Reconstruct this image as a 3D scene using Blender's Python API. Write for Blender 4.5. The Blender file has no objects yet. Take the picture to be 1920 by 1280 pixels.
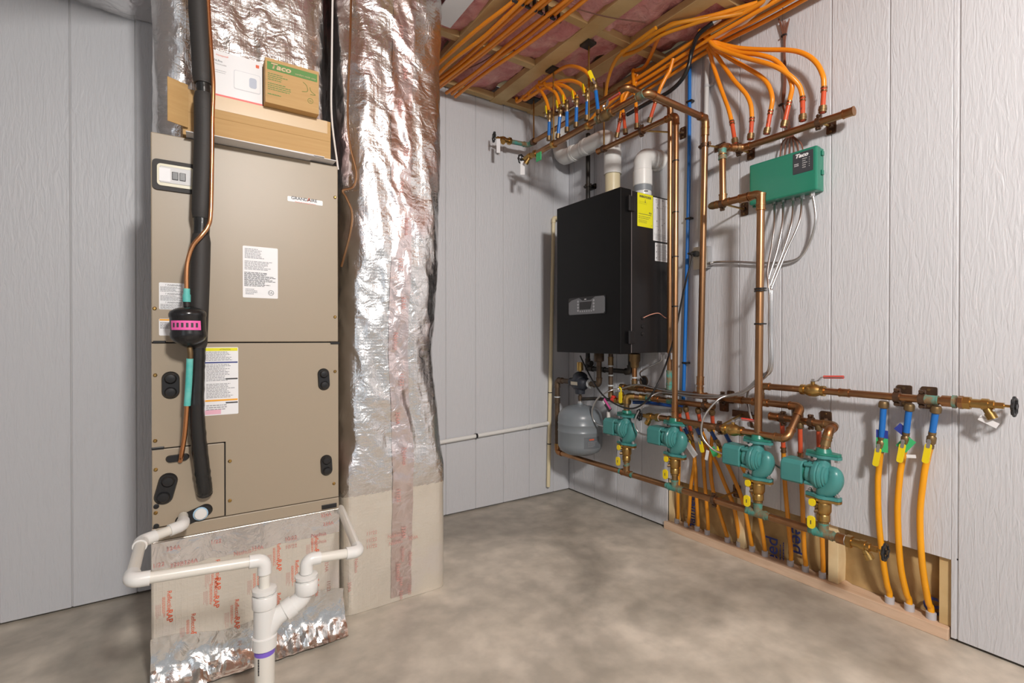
import bpy, bmesh, math, random
from mathutils import Vector as V, Matrix, noise

D = bpy.data
S = bpy.context.scene
COL = S.collection
RND = random.Random(11)

# ------------------------------------------------------------------ camera
F, YAW, PIT, CAMZ = 920.0, math.radians(33.5), math.radians(0.31), 1.06
cam = D.cameras.new('camera'); cam.lens = 36 * F / 1920; cam.sensor_width = 36; cam.clip_start = .02
camo = D.objects.new('camera', cam); COL.objects.link(camo)
camo.location = (0, 0, CAMZ); camo.rotation_euler = (math.pi / 2 - PIT, 0, -YAW)
S.camera = camo

# ------------------------------------------------------------------ world, lights, exposure
w = D.worlds.new('world'); S.world = w; w.use_nodes = True
w.node_tree.nodes['Background'].inputs[0].default_value = (.93, .96, 1.0, 1)
w.node_tree.nodes['Background'].inputs[1].default_value = .36


def area(name, loc, target, sx, sy, power, col):
    l = D.lights.new(name, 'AREA'); l.shape = 'RECTANGLE'; l.size = sx; l.size_y = sy; l.energy = power; l.color = col
    o = D.objects.new(name, l); COL.objects.link(o); o.location = loc
    o.rotation_euler = (V(target) - V(loc)).to_track_quat('-Z', 'Y').to_euler()
    return o


area('ceiling_lamp', (.38, -1.15, 2.48), (2.1, 1.4, .55), .30, .30, 104, (1, .965, .925))
area('doorway_daylight', (-2.0, -1.4, 1.2), (.6, 2.0, .7), 1.0, 1.9, 6, (.80, .90, 1.0))
S.view_settings.view_transform = 'Standard'
S.view_settings.look = 'None'
S.view_settings.gamma = 1
S.view_settings.exposure = 0.13
S.view_settings.use_curve_mapping = False
S.cycles.use_denoising = True

# ------------------------------------------------------------------ measuring helpers
_f = V((math.sin(YAW) * math.cos(PIT), math.cos(YAW) * math.cos(PIT), -math.sin(PIT)))
_r = V((math.cos(YAW), -math.sin(YAW), 0))
_u = _r.cross(_f)
_C = V((0, 0, CAMZ))


def ray(px, py):
    return _f + _r * ((px - 960) / F) + _u * ((640 - py) / F)


def oX(px, py, X): d = ray(px, py); return _C + d * (X / d.x)
def oY(px, py, Y): d = ray(px, py); return _C + d * (Y / d.y)
def oZ(px, py, Z): d = ray(px, py); return _C + d * ((Z - CAMZ) / d.z)
def oD(px, py, t): return _C + ray(px, py) * t


# ------------------------------------------------------------------ materials
def mat(name, col, rough=.5, metal=0., col2=None, sc=8., lo=.35, hi=.65, det=5., bump=0., bsc=60., bdist=.002,
        stretch=(1, 1, 1), bstretch=None, coat=0., emit=None, spec=.5, dist=0., rough2=None):
    m = D.materials.new(name); m.use_nodes = True
    nt = m.node_tree; b = nt.nodes['Principled BSDF']; L = nt.links.new
    b.inputs['Base Color'].default_value = (*col, 1)
    b.inputs['Roughness'].default_value = rough
    b.inputs['Metallic'].default_value = metal
    b.inputs['Specular IOR Level'].default_value = spec
    if coat:
        b.inputs['Coat Weight'].default_value = coat; b.inputs['Coat Roughness'].default_value = .15
    if emit:
        b.inputs['Emission Color'].default_value = (*emit[:3], 1); b.inputs['Emission Strength'].default_value = emit[3]
    if col2 or bump:
        tc = nt.nodes.new('ShaderNodeTexCoord')
    if col2:
        mp = nt.nodes.new('ShaderNodeMapping'); mp.inputs['Scale'].default_value = stretch
        n = nt.nodes.new('ShaderNodeTexNoise'); n.inputs['Scale'].default_value = sc; n.inputs['Detail'].default_value = det
        n.inputs['Distortion'].default_value = dist
        r = nt.nodes.new('ShaderNodeValToRGB')
        r.color_ramp.elements[0].position = lo; r.color_ramp.elements[0].color = (*col, 1)
        r.color_ramp.elements[1].position = hi; r.color_ramp.elements[1].color = (*col2, 1)
        L(tc.outputs['Object'], mp.inputs['Vector']); L(mp.outputs[0], n.inputs['Vector']); L(n.outputs['Fac'], r.inputs[0])
        L(r.outputs[0], b.inputs['Base Color'])
        if rough2 is not None:
            mr = nt.nodes.new('ShaderNodeMapRange'); mr.inputs[1].default_value = lo; mr.inputs[2].default_value = hi
            mr.inputs[3].default_value = rough; mr.inputs[4].default_value = rough2
            L(n.outputs['Fac'], mr.inputs[0]); L(mr.outputs[0], b.inputs['Roughness'])
    if bump:
        mp2 = nt.nodes.new('ShaderNodeMapping'); mp2.inputs['Scale'].default_value = bstretch or (1, 1, 1)
        n2 = nt.nodes.new('ShaderNodeTexNoise'); n2.inputs['Scale'].default_value = bsc; n2.inputs['Detail'].default_value = 6
        n2.inputs['Distortion'].default_value = dist
        bp = nt.nodes.new('ShaderNodeBump'); bp.inputs['Strength'].default_value = bump; bp.inputs['Distance'].default_value = bdist
        L(tc.outputs['Object'], mp2.inputs['Vector']); L(mp2.outputs[0], n2.inputs['Vector']); L(n2.outputs['Fac'], bp.inputs['Height'])
        L(bp.outputs[0], b.inputs['Normal'])
    return m


def foil_mat(name, base=(.80, .785, .775), pink=.5, rough=.2, crumple=1.0, scrim=True):
    """crinkled aluminium facing: metal, scrim net, wrinkles, faded red tape print"""
    m = mat(name, base, rough, 1.0)
    nt = m.node_tree; b = nt.nodes['Principled BSDF']; L = nt.links.new; N = nt.nodes.new
    tc = N('ShaderNodeTexCoord')
    nz = N('ShaderNodeTexNoise'); nz.inputs['Scale'].default_value = 3.2; nz.inputs['Detail'].default_value = 3
    L(tc.outputs['Object'], nz.inputs['Vector'])
    rp = N('ShaderNodeValToRGB'); rp.color_ramp.elements[0].position = .56; rp.color_ramp.elements[1].position = .72
    rp.color_ramp.elements[0].color = (*base, 1); rp.color_ramp.elements[1].color = (.80, .62 + .2 * (1 - pink), .62 + .2 * (1 - pink), 1)
    L(nz.outputs['Fac'], rp.inputs[0]); L(rp.outputs[0], b.inputs['Base Color'])
    v = N('ShaderNodeTexVoronoi'); v.feature = 'DISTANCE_TO_EDGE'; v.inputs['Scale'].default_value = 10
    d = N('ShaderNodeTexNoise'); d.inputs['Scale'].default_value = 9; d.inputs['Detail'].default_value = 4
    mx = N('ShaderNodeVectorMath'); mx.operation = 'MULTIPLY_ADD'; mx.inputs[1].default_value = (.13, .13, .13)
    L(tc.outputs['Object'], d.inputs['Vector']); L(d.outputs['Color'], mx.inputs[0]); L(tc.outputs['Object'], mx.inputs[2])
    L(mx.outputs[0], v.inputs['Vector'])
    n2 = N('ShaderNodeTexNoise'); n2.inputs['Scale'].default_value = 17; n2.inputs['Detail'].default_value = 4; n2.inputs['Distortion'].default_value = 1.2
    L(tc.outputs['Object'], n2.inputs['Vector'])
    ad = N('ShaderNodeMath'); ad.operation = 'MULTIPLY_ADD'; ad.inputs[1].default_value = .6
    L(v.outputs['Distance'], ad.inputs[0]); L(n2.outputs['Fac'], ad.inputs[2])
    b1 = N('ShaderNodeBump'); b1.inputs['Strength'].default_value = .55 * crumple; b1.inputs['Distance'].default_value = .012
    L(ad.outputs[0], b1.inputs['Height'])
    if scrim:
        wv = N('ShaderNodeTexWave'); wv.wave_type = 'BANDS'; wv.bands_direction = 'Z'; wv.inputs['Scale'].default_value = 26
        wv.inputs['Distortion'].default_value = .6
        L(tc.outputs['Object'], wv.inputs['Vector'])
        wx = N('ShaderNodeTexWave'); wx.bands_direction = 'X'; wx.inputs['Scale'].default_value = 20; wx.inputs['Distortion'].default_value = .6
        L(tc.outputs['Object'], wx.inputs['Vector'])
        mm = N('ShaderNodeMath'); mm.operation = 'MAXIMUM'; L(wv.outputs['Fac'], mm.inputs[0]); L(wx.outputs['Fac'], mm.inputs[1])
        pw = N('ShaderNodeMath'); pw.operation = 'POWER'; pw.inputs[1].default_value = 14; L(mm.outputs[0], pw.inputs[0])
        b2 = N('ShaderNodeBump'); b2.inputs['Strength'].default_value = .10 if crumple > .3 else .07; b2.inputs['Distance'].default_value = .003
        L(pw.outputs[0], b2.inputs['Height']); L(b1.outputs[0], b2.inputs['Normal']); L(b2.outputs[0], b.inputs['Normal'])
    else:
        L(b1.outputs[0], b.inputs['Normal'])
    return m


K = {}
K['siding'] = mat('siding_paint', (.595, .60, .625), .42, bump=.65, bsc=16, bdist=.004, bstretch=(4, 4, .55), dist=1.6)
K['sidingcore'] = mat('siding_groove', (.50, .495, .505), .6)
K['concrete'] = mat('concrete', (.51, .455, .375), .36, col2=(.65, .585, .495), sc=4.2, lo=.28, hi=.70, det=7, bump=.025, bsc=90, dist=.2, rough2=.52)
_nt = K['concrete'].node_tree
_n2 = _nt.nodes.new('ShaderNodeTexNoise'); _n2.inputs['Scale'].default_value = 11; _n2.inputs['Detail'].default_value = 8
_n3 = _nt.nodes.new('ShaderNodeTexNoise'); _n3.inputs['Scale'].default_value = 1.5; _n3.inputs['Detail'].default_value = 6; _n3.inputs['Distortion'].default_value = .8
_tc = _nt.nodes.new('ShaderNodeTexCoord')
_nt.links.new(_tc.outputs['Object'], _n2.inputs['Vector']); _nt.links.new(_tc.outputs['Object'], _n3.inputs['Vector'])
_b = _nt.nodes['Principled BSDF']; _src = _b.inputs['Base Color'].links[0].from_socket
for _n, _lo, _hi, _a in ((_n2, .38, .64, .86), (_n3, .36, .64, .62)):
    _r2 = _nt.nodes.new('ShaderNodeMapRange'); _r2.inputs[1].default_value = _lo; _r2.inputs[2].default_value = _hi; _r2.inputs[3].default_value = _a; _r2.inputs[4].default_value = 1.08
    _mx = _nt.nodes.new('ShaderNodeVectorMath'); _mx.operation = 'SCALE'
    _nt.links.new(_n.outputs['Fac'], _r2.inputs[0]); _nt.links.new(_src, _mx.inputs[0]); _nt.links.new(_r2.outputs[0], _mx.inputs['Scale']); _src = _mx.outputs[0]
_nt.links.new(_src, _b.inputs['Base Color'])
K['wood'] = mat('pine', (.50, .33, .14), .6, col2=(.62, .45, .22), sc=6, stretch=(1, 1, 1), bump=.2, bsc=30)
K['woodpale'] = mat('pine_stud', (.80, .64, .38), .6, col2=(.70, .52, .28), sc=9, bump=.15, bsc=40)
K['plate'] = mat('fir_plate', (.72, .52, .37), .6, col2=(.62, .42, .28), sc=8, stretch=(6, .8, 6), bump=.2, bsc=40)
K['kraft'] = mat('kraft_paper', (.36, .23, .095), .6, col2=(.50, .34, .15), sc=7, bump=.5, bsc=9, bdist=.01)
K['pink'] = mat('pink_fiberglass', (.62, .24, .24), .95, col2=(.80, .45, .42), sc=9, det=8, bump=1.0, bsc=26, bdist=.02, dist=.6)
K['copper'] = mat('aged_copper', (.47, .25, .122), .30, 1.0, col2=(.30, .17, .09), sc=7, lo=.38, hi=.68, rough2=.42)
K['coppernew'] = mat('bright_copper', (.78, .38, .18), .24, 1.0, col2=(.68, .31, .14), sc=6)
K['copperjoint'] = mat('soldered_copper', (.40, .19, .08), .36, 1.0, col2=(.36, .27, .15), sc=22, lo=.45, hi=.75, rough2=.5)
K['brass'] = mat('brass', (.58, .38, .13), .33, 1.0, col2=(.42, .26, .09), sc=12)
K['brassdull'] = mat('dull_bronze', (.33, .22, .10), .45, .9, col2=(.22, .15, .08), sc=14)
K['verdigris'] = mat('verdigris', (.085, .32, .27), .6, .25, col2=(.25, .165, .085), sc=30, lo=.40, hi=.60)
K['steel'] = mat('zinc_steel', (.62, .62, .63), .35, 1.0)
K['solder'] = mat('white_flux', (.62, .65, .66), .5, .3)
K['hanger'] = mat('hanger_copper_plated', (.20, .12, .075), .45, .9, col2=(.13, .085, .06), sc=30)
K['iron'] = mat('black_iron', (.022, .021, .02), .45, .3, col2=(.05, .04, .03), sc=15)
K['ironbrown'] = mat('brown_iron', (.16, .105, .065), .5, .6, col2=(.08, .06, .045), sc=16)
K['foil'] = foil_mat('duct_foil', pink=.75, rough=.26, crumple=.8)
K['foilflat'] = foil_mat('foil_board', (.83, .785, .70), .30, .34, .34)
K['foilflat'].node_tree.nodes['Principled BSDF'].inputs['Metallic'].default_value = .7
K['tapeprint'] = foil_mat('printed_foil_tape', (.80, .70, .69), 1.0, .28, .8, False)
K['teal'] = mat('teal_joint_coat', (.07, .47, .43), .5, col2=(.16, .55, .50), sc=40)
K['tape'] = foil_mat('foil_tape', (.86, .84, .84), .35, .24, .8, False)
K['foilloose'] = foil_mat('foil_skirt', (.80, .79, .77), .1, .2, .7, False)
K['tan'] = mat('tan_enamel', (.36, .295, .215), .40, 0, spec=.5, bump=.05, bsc=500)
K['tandark'] = mat('tan_seam', (.03, .026, .022), .7)
K['rubber'] = mat('black_rubber_foam', (.032, .029, .027), .62, bump=.25, bsc=90, bstretch=(.2, .2, 2.5))
K['tapeblack'] = mat('black_tape', (.018, .018, .018), .25, bump=.5, bsc=35)
K['black'] = mat('black_plastic', (.014, .014, .015), .32)
K['blackgloss'] = mat('black_enamel', (.015, .015, .016), .22)
K['pvc'] = mat('white_pvc', (.76, .755, .73), .28)
K['pvcpipe'] = mat('ivory_pvc', (.74, .715, .65), .30)
K['cpvc'] = mat('cream_cpvc', (.74, .64, .42), .35)
K['purple'] = mat('purple_primer', (.22, .13, .62), .45)
K['pex'] = mat('orange_pex', (.84, .255, .010), .30, col2=(.88, .30, .015), sc=4)
K['pexfloor'] = mat('amber_floor_pex', (.86, .37, .008), .30, col2=(.80, .33, .01), sc=5)
K['pexold'] = mat('amber_pex', (.76, .30, .015), .32, col2=(.64, .23, .015), sc=5)
K['red'] = mat('red_pex', (.60, .085, .03), .35)
K['blue'] = mat('blue_pex', (.012, .15, .50), .33)
K['bluedark'] = mat('navy_pex', (.012, .06, .25), .35)
K['yellow'] = mat('yellow_vinyl', (.86, .66, .01), .35)
K['redvinyl'] = mat('red_vinyl', (.72, .05, .03), .32)
K['greenbox'] = mat('green_enamel', (.012, .20, .125), .30, coat=.3)
K['pump'] = mat('teal_pump_paint', (.055, .235, .225), .34, col2=(.062, .26, .245), sc=12)
K['pumpdark'] = mat('green_flange_paint', (.02, .20, .145), .34)
K['tank'] = mat('grey_tank_paint', (.20, .225, .245), .32)
K['boiler'] = mat('black_powder_coat', (.0035, .0035, .0038), .42, spec=.25)
K['boilerside'] = mat('charcoal_powder_coat', (.014, .012, .012), .32, spec=.4)
K['panelgrey'] = mat('grey_control_panel', (.15, .155, .165), .4)
K['card'] = mat('cardboard', (.55, .345, .14), .7, col2=(.51, .31, .12), sc=18, stretch=(.3, 1, 5))
K['cardtape'] = mat('clear_tape', (.62, .45, .26), .32)
K['white'] = mat('white_print_stock', (.82, .82, .83), .45)
K['paper'] = mat('paper', (.80, .79, .80), .6)
K['labelyellow'] = mat('yellow_label', (.80, .76, .015), .4)
K['ink'] = mat('dark_ink', (.05, .05, .055), .6)
K['inkgrey'] = mat('grey_ink', (.32, .32, .34), .6)
K['inkred'] = mat('red_ink', (.76, .13, .05), .55)
K['inkpale'] = mat('faded_red_ink', (.58, .28, .25), .5)
K['inkblue'] = mat('blue_ink', (.03, .05, .22), .6)
K['inkgreen'] = mat('green_ink', (.10, .25, .055), .6)
K['orange'] = mat('orange_print', (.88, .40, .03), .5)
K['pinklabel'] = mat('pink_label', (.85, .13, .42), .45)
K['pinkpale'] = mat('pale_pink_label', (.80, .45, .55), .5)
K['greentag'] = mat('green_tag', (.05, .48, .17), .45)
K['bluetag'] = mat('blue_tag', (.03, .05, .30), .4)
K['greyplastic'] = mat('grey_plastic', (.45, .45, .47), .4)
K['greypale'] = mat('grey_pvc', (.56, .555, .55), .4)
K['rubbergrey'] = mat('grey_coupling', (.22, .24, .26), .45)
K['cream'] = mat('cream_plastic', (.66, .62, .45), .35)
K['almond'] = mat('almond_plate', (.72, .68, .58), .4)
K['wire'] = mat('brown_wire', (.20, .085, .055), .45)
K['clear'] = mat('white_tube', (.80, .76, .72), .35)
K['galv'] = mat('galvanized_armor', (.60, .60, .60), .32, 1.0)
K['lightsleeve'] = mat('grey_sleeve', (.50, .49, .51), .45)
K['greyknob'] = mat('silver_print', (.45, .46, .48), .4, .5)


# ------------------------------------------------------------------ mesh building
def fillet(pts, rad, n=6):
    pts = [V(p) for p in pts]
    if len(pts) < 3: return pts
    out = [pts[0]]
    for i in range(1, len(pts) - 1):
        p, a, b = pts[i], pts[i - 1], pts[i + 1]
        da, db = (a - p), (b - p)
        la, lb = da.length, db.length
        da, db = da / la, db / lb
        ang = da.angle(db)
        if ang > math.pi - .05: out.append(p); continue
        t = min(rad / math.tan(ang / 2), la * .49, lb * .49)
        r = t * math.tan(ang / 2)
        c = p + (da + db).normalized() * (r / math.sin(ang / 2))
        s, e = p + da * t - c, p + db * t - c
        th = s.angle(e)
        for k in range(n + 1):
            q = k / n
            out.append(c + (s * math.sin((1 - q) * th) + e * math.sin(q * th)) / math.sin(th))
    out.append(pts[-1])
    return out


def smooth(pts, n=8):
    pts = [V(p) for p in pts]
    if len(pts) < 3: return pts
    P = [pts[0] * 2 - pts[1]] + pts + [pts[-1] * 2 - pts[-2]]
    out = []
    for i in range(1, len(P) - 2):
        a, b, c, d = P[i - 1], P[i], P[i + 1], P[i + 2]
        for k in range(n):
            t = k / n
            out.append(.5 * ((2 * b) + (c - a) * t + (2 * a - 5 * b + 4 * c - d) * t * t + (3 * b - a - 3 * c + d) * t ** 3))
    out.append(pts[-1])
    return out


def frame(d):
    d = d.normalized()
    u = d.cross(V((0, 0, 1)) if abs(d.z) < .95 else V((1, 0, 0))).normalized()
    return u, d.cross(u).normalized()


class MB:
    def __init__(s): s.v = []; s.f = []; s.flat = set()

    def add(s, vs, fs):
        o = len(s.v); s.v += [V(x) for x in vs]; s.f += [tuple(i + o for i in f) for f in fs]; return s

    def tube(s, path, r, seg=12, cap=True):
        path = [V(p) for p in path]
        p2 = [path[0]]
        for p in path[1:]:
            if (p - p2[-1]).length > 1e-5: p2.append(p)
        path = p2; n = len(path)
        rr = r if isinstance(r, (list, tuple)) else [r] * n
        if len(rr) != n: rr = [rr[min(len(rr) - 1, int(i * len(rr) / n))] for i in range(n)]
        tg = []
        for i in range(n):
            a = path[max(i - 1, 0)]; b = path[min(i + 1, n - 1)]
            tg.append((b - a).normalized())
        u, _ = frame(tg[0]); vs = []; fs = []
        for i in range(n):
            u = (u - tg[i] * u.dot(tg[i])).normalized(); w_ = tg[i].cross(u)
            for k in range(seg):
                a = 2 * math.pi * k / seg
                vs.append(path[i] + (u * math.cos(a) + w_ * math.sin(a)) * rr[i])
        for i in range(n - 1):
            for k in range(seg):
                k2 = (k + 1) % seg
                fs.append((i * seg + k, i * seg + k2, (i + 1) * seg + k2, (i + 1) * seg + k))
        if cap:
            fs.append(tuple(range(seg - 1, -1, -1))); fs.append(tuple((n - 1) * seg + k for k in range(seg)))
        return s.add(vs, fs)

    def cyl(s, a, b, r, seg=14, r2=None):
        return s.tube([a, b], [r, r if r2 is None else r2], seg)

    def lathe(s, prof, o, ax, seg=20, u=None, sq=None):
        """prof: (radius, height) list along axis ax"""
        o = V(o); ax = V(ax).normalized(); u0, w0 = frame(ax)
        if u is not None: u0 = V(u).normalized(); w0 = ax.cross(u0)
        vs = []; fs = []; n = len(prof)
        for r, h in prof:
            for k in range(seg):
                a = 2 * math.pi * k / seg
                vs.append(o + ax * h + (u0 * math.cos(a) + w0 * math.sin(a)) * max(r, 1e-5))
        for i in range(n - 1):
            for k in range(seg):
                k2 = (k + 1) % seg
                fs.append((i * seg + k, i * seg + k2, (i + 1) * seg + k2, (i + 1) * seg + k))
        fs.append(tuple(range(seg - 1, -1, -1))); fs.append(tuple((n - 1) * seg + k for k in range(seg)))
        return s.add(vs, fs)

    def box(s, lo, hi, bev=0., M=None):
        lo, hi = V(lo), V(hi)
        lo, hi = V([min(a, b) for a, b in zip(lo, hi)]), V([max(a, b) for a, b in zip(lo, hi)])
        b = min(bev, *[(hi[i] - lo[i]) * .45 for i in range(3)])
        if b <= 0:
            vs = [V((x, y, z)) for x in (lo.x, hi.x) for y in (lo.y, hi.y) for z in (lo.z, hi.z)]
            fs = [(0, 1, 3, 2), (4, 6, 7, 5), (0, 4, 5, 1), (2, 3, 7, 6), (0, 2, 6, 4), (1, 5, 7, 3)]
        else:
            bm = bmesh.new(); bmesh.ops.create_cube(bm, size=1)
            for v in bm.verts:
                v.co = V([lo[i] + (v.co[i] + .5) * (hi[i] - lo[i]) for i in range(3)])
            bmesh.ops.bevel(bm, geom=bm.edges[:], offset=b, segments=2, affect='EDGES', profile=.5)
            bm.verts.index_update()
            vs = [v.co.copy() for v in bm.verts]; fs = [tuple(v.index for v in f.verts) for f in bm.faces]; bm.free()
        if M is not None: vs = [M @ v for v in vs]
        s.flat.update(range(len(s.f), len(s.f) + len(fs)))
        return s.add(vs, fs)

    def prism(s, poly, o, ux, uy, depth, taper=0.):
        """poly in (ux,uy) plane at o, extruded along ux x uy by depth"""
        o, ux, uy = V(o), V(ux).normalized(), V(uy).normalized(); n = ux.cross(uy)
        k = len(poly); cx = sum(p[0] for p in poly) / k; cy = sum(p[1] for p in poly) / k
        vs = [o + ux * a + uy * b for a, b in poly]
        vs += [o + ux * (cx + (a - cx) * (1 - taper)) + uy * (cy + (b - cy) * (1 - taper)) + n * depth for a, b in poly]
        fs = [tuple(range(k - 1, -1, -1)), tuple(range(k, 2 * k))]
        fs += [(i, (i + 1) % k, k + (i + 1) % k, k + i) for i in range(k)]
        return s.add(vs, fs)

    def quad(s, o, ux, uy, x0, y0, x1, y1):
        o, ux, uy = V(o), V(ux), V(uy)
        return s.add([o + ux * x0 + uy * y0, o + ux * x1 + uy * y0, o + ux * x1 + uy * y1, o + ux * x0 + uy * y1], [(0, 1, 2, 3)])

    def build(s, name, m, parent=None, flat=False, angle=38):
        me = D.meshes.new(name)
        off = V(parent_origin(parent))
        me.from_pydata([v - off for v in s.v], [], s.f); me.update()
        if not flat:
            me.set_sharp_from_angle(angle=math.radians(angle))
            me.polygons.foreach_set('use_smooth', [i not in s.flat for i in range(len(me.polygons))])
        me.materials.append(K[m] if isinstance(m, str) else m)
        o = D.objects.new(name, me); COL.objects.link(o)
        if parent is not None: o.parent = parent
        return o


def parent_origin(p):
    o = V((0, 0, 0))
    while p is not None:
        o = o + p.location; p = p.parent
    return o


def rounded(w_, h, r, n=4):
    out = []
    for cx, cy, a0 in ((w_ / 2 - r, h / 2 - r, 0), (-w_ / 2 + r, h / 2 - r, 90), (-w_ / 2 + r, -h / 2 + r, 180), (w_ / 2 - r, -h / 2 + r, 270)):
        for k in range(n + 1):
            a = math.radians(a0 + 90 * k / n); out.append((cx + r * math.cos(a), cy + r * math.sin(a)))
    return out


def disc(r, n=16): return [(r * math.cos(2 * math.pi * k / n), r * math.sin(2 * math.pi * k / n)) for k in range(n)]


def tag(o, label, cat, group=None):
    o['label'] = label; o['category'] = cat
    if group: o['group'] = group
    return o


def T(name, label, cat, loc=(0, 0, 0), group=None):
    o = D.objects.new(name, None); o.empty_display_size = .05; COL.objects.link(o); o.location = loc
    return tag(o, label, cat, group)


def struct(o): o['kind'] = 'structure'; return o


_TX = []


def text(s, size, o, ux, uy, m, parent, align='CENTER', name='lettering', sx=1., bold=0., shear=0.):
    """flat lettering centred on o; queued, turned into meshes at the end"""
    _TX.append((s, size, V(o), V(ux).normalized(), V(uy).normalized(), m, parent, align, name, sx, bold, shear))


def flush_text():
    tmp = []
    for t in _TX:
        c = D.curves.new('tx', 'FONT'); c.body = t[0]; c.size = t[1]; c.align_x = t[7]; c.align_y = 'CENTER'
        c.offset = t[10]; c.resolution_u = 3; c.shear = t[11]
        o = D.objects.new('tx', c); COL.objects.link(o); tmp.append(o)
    dg = bpy.context.evaluated_depsgraph_get()
    for t, o in zip(_TX, tmp):
        me = D.meshes.new_from_object(o.evaluated_get(dg))
        n = t[3].cross(t[4]); off = parent_origin(t[6])
        for v in me.vertices:
            v.co = t[2] - off + t[3] * (v.co.x * t[9]) + t[4] * v.co.y + n * .0004
        me.materials.clear(); me.materials.append(K[t[5]])
        ob = D.objects.new(t[8], me); COL.objects.link(ob); ob.parent = t[6]
    for o in tmp:
        c = o.data; D.objects.remove(o); D.curves.remove(c)


def lines(o, ux, uy, w_, h, rows, m, parent, seed=0, fill=.95, th=.45, name='fine_print'):
    """rows of illegible fine print as thin flat bars"""
    r = random.Random(seed); mb = MB(); o, ux, uy = V(o), V(ux).normalized(), V(uy).normalized(); o = o + ux.cross(uy) * .0003
    for i in range(rows):
        y = h / 2 - (i + .5) * h / rows; t = h / rows * th / 2; x = -w_ / 2; end = -w_ / 2 + w_ * fill * r.uniform(.6, 1)
        while x < end:
            l = min(w_ * r.uniform(.04, .14), end - x); mb.quad(o, ux, uy, x, y - t, x + l, y + t); x += l + w_ * .018
    return mb.build(name, m, parent, flat=True)


ZX, ZY, ZZ = V((1, 0, 0)), V((0, 1, 0)), V((0, 0, 1))


# ------------------------------------------------------------------ pipe work
def run(parent, pts, r, m='copper', bend=None, elbow='copperjoint', ends=(), joints=(), jm='copperjoint', seg=14, name='pipe', ek=1.16):
    """a stiff pipe with an elbow fitting on each corner; joints = list of (segment, fraction[, material]) couplings"""
    pts = [V(p) for p in pts]; bend = bend or r * 1.9
    MB().tube(fillet(pts, bend, 6), r, seg).build(name, m, parent)
    if elbow:
        for i in range(1, len(pts) - 1):
            p = pts[i]; a = (pts[i - 1] - p).normalized(); b = (pts[i + 1] - p).normalized()
            if a.angle(b) > math.pi - .15: continue
            L = bend / math.tan(a.angle(b) / 2) + r * 1.1
            e = MB(); R1 = r * ek
            e.tube(fillet([p + a * L, p, p + b * L], bend, 7), R1, seg)
            for d in (a, b): e.cyl(p + d * (L - r * .28), p + d * (L + r * .05), R1 * 1.1, seg)
            e.build('elbow', elbow, parent)
    for j in joints:
        i, q = j[0], j[1]; a, b = pts[i], pts[i + 1]; c = a.lerp(b, q); d = (b - a).normalized(); L = r * (j[3] if len(j) > 3 else 1.3)
        e = MB().cyl(c - d * L, c + d * L, r * 1.17, seg)
        for q2 in (-1, 1): e.cyl(c + d * q2 * L * .8, c + d * q2 * L * 1.03, r * 1.26, seg)
        e.build('coupling', j[2] if len(j) > 2 and j[2] else jm, parent)


def tee(parent, p, d, br, r, m='copperjoint', L=None, rb=None):
    p, d, br = V(p), V(d).normalized(), V(br).normalized(); L = L or r * 2.0; rb = rb or r
    e = MB().cyl(p - d * L, p + d * L, r * 1.17, 14)
    for q in (-1, 1): e.cyl(p + d * q * L * .86, p + d * q * L * 1.02, r * 1.27, 14)
    e.cyl(p, p + br * (L + r * .4), rb * 1.17, 14); e.cyl(p + br * (L + r * .1), p + br * (L + r * .45), rb * 1.27, 14)
    return e.build('tee', m, parent)


def ring(parent, p, d, r, m='solder', L=.004, name='solder_ring', k=1.2):
    p, d = V(p), V(d).normalized()
    return MB().cyl(p - d * L, p + d * L, r * k, 14).build(name, m, parent)


def hanger(parent, p, d, wall, r, rod=True, m='hanger', big=1.0):
    """split ring round the pipe at p (axis d), rod to the wall point, plate on the wall"""
    p, d, wall = V(p), V(d).normalized(), V(wall); n = (wall - p).normalized(); up = n.cross(d).normalized()
    mb = MB(); mb.lathe([(r * 1.12, -.009), (r * 1.42, -.009), (r * 1.42, .009), (r * 1.12, .009)], p, d, 16)
    for q in (-1, 1):
        c = p + up * q * r * 1.75
        mb.cyl(c - d * .009, c + d * .009, r * .42, 10); mb.cyl(c - n * r * .6, c + n * r * .6, .004, 8)
        mb.cyl(c - n * r * .75, c - n * r * .35, .0065, 6)
    o = mb.build('split_ring', m, parent)
    if rod: MB().cyl(p + n * r * 1.3, wall - n * .004, .0047, 8).build('rod', 'brass', parent)
    pl = MB(); u = up; w_, h = .036 * big, .062 * big
    pl.prism(rounded(w_, h, .006), wall - n * .006, d if d.cross(u).dot(n) > 0 else -d, u, .006)
    pl.cyl(wall - n * .02, wall - n * .004, .011, 12)
    po = pl.build('wall_plate', m, parent)
    sc = MB()
    for q in (-1, 1): sc.cyl(wall - n * .0085 + u * q * h * .36, wall - n * .004 + u * q * h * .36, .005, 8)
    sc.build('screw', 'brassdull', po)
    return o


def tie(parent, p, d, r, m='black', name='cable_tie'):
    p, d = V(p), V(d).normalized(); u, _ = frame(d)
    return MB().cyl(p - d * .0028, p + d * .0028, r, 12).box(p - V((.004, .004, .004)) + u * r, p + V((.004, .004, .004)) + u * r).build(name, m, parent)


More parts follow.
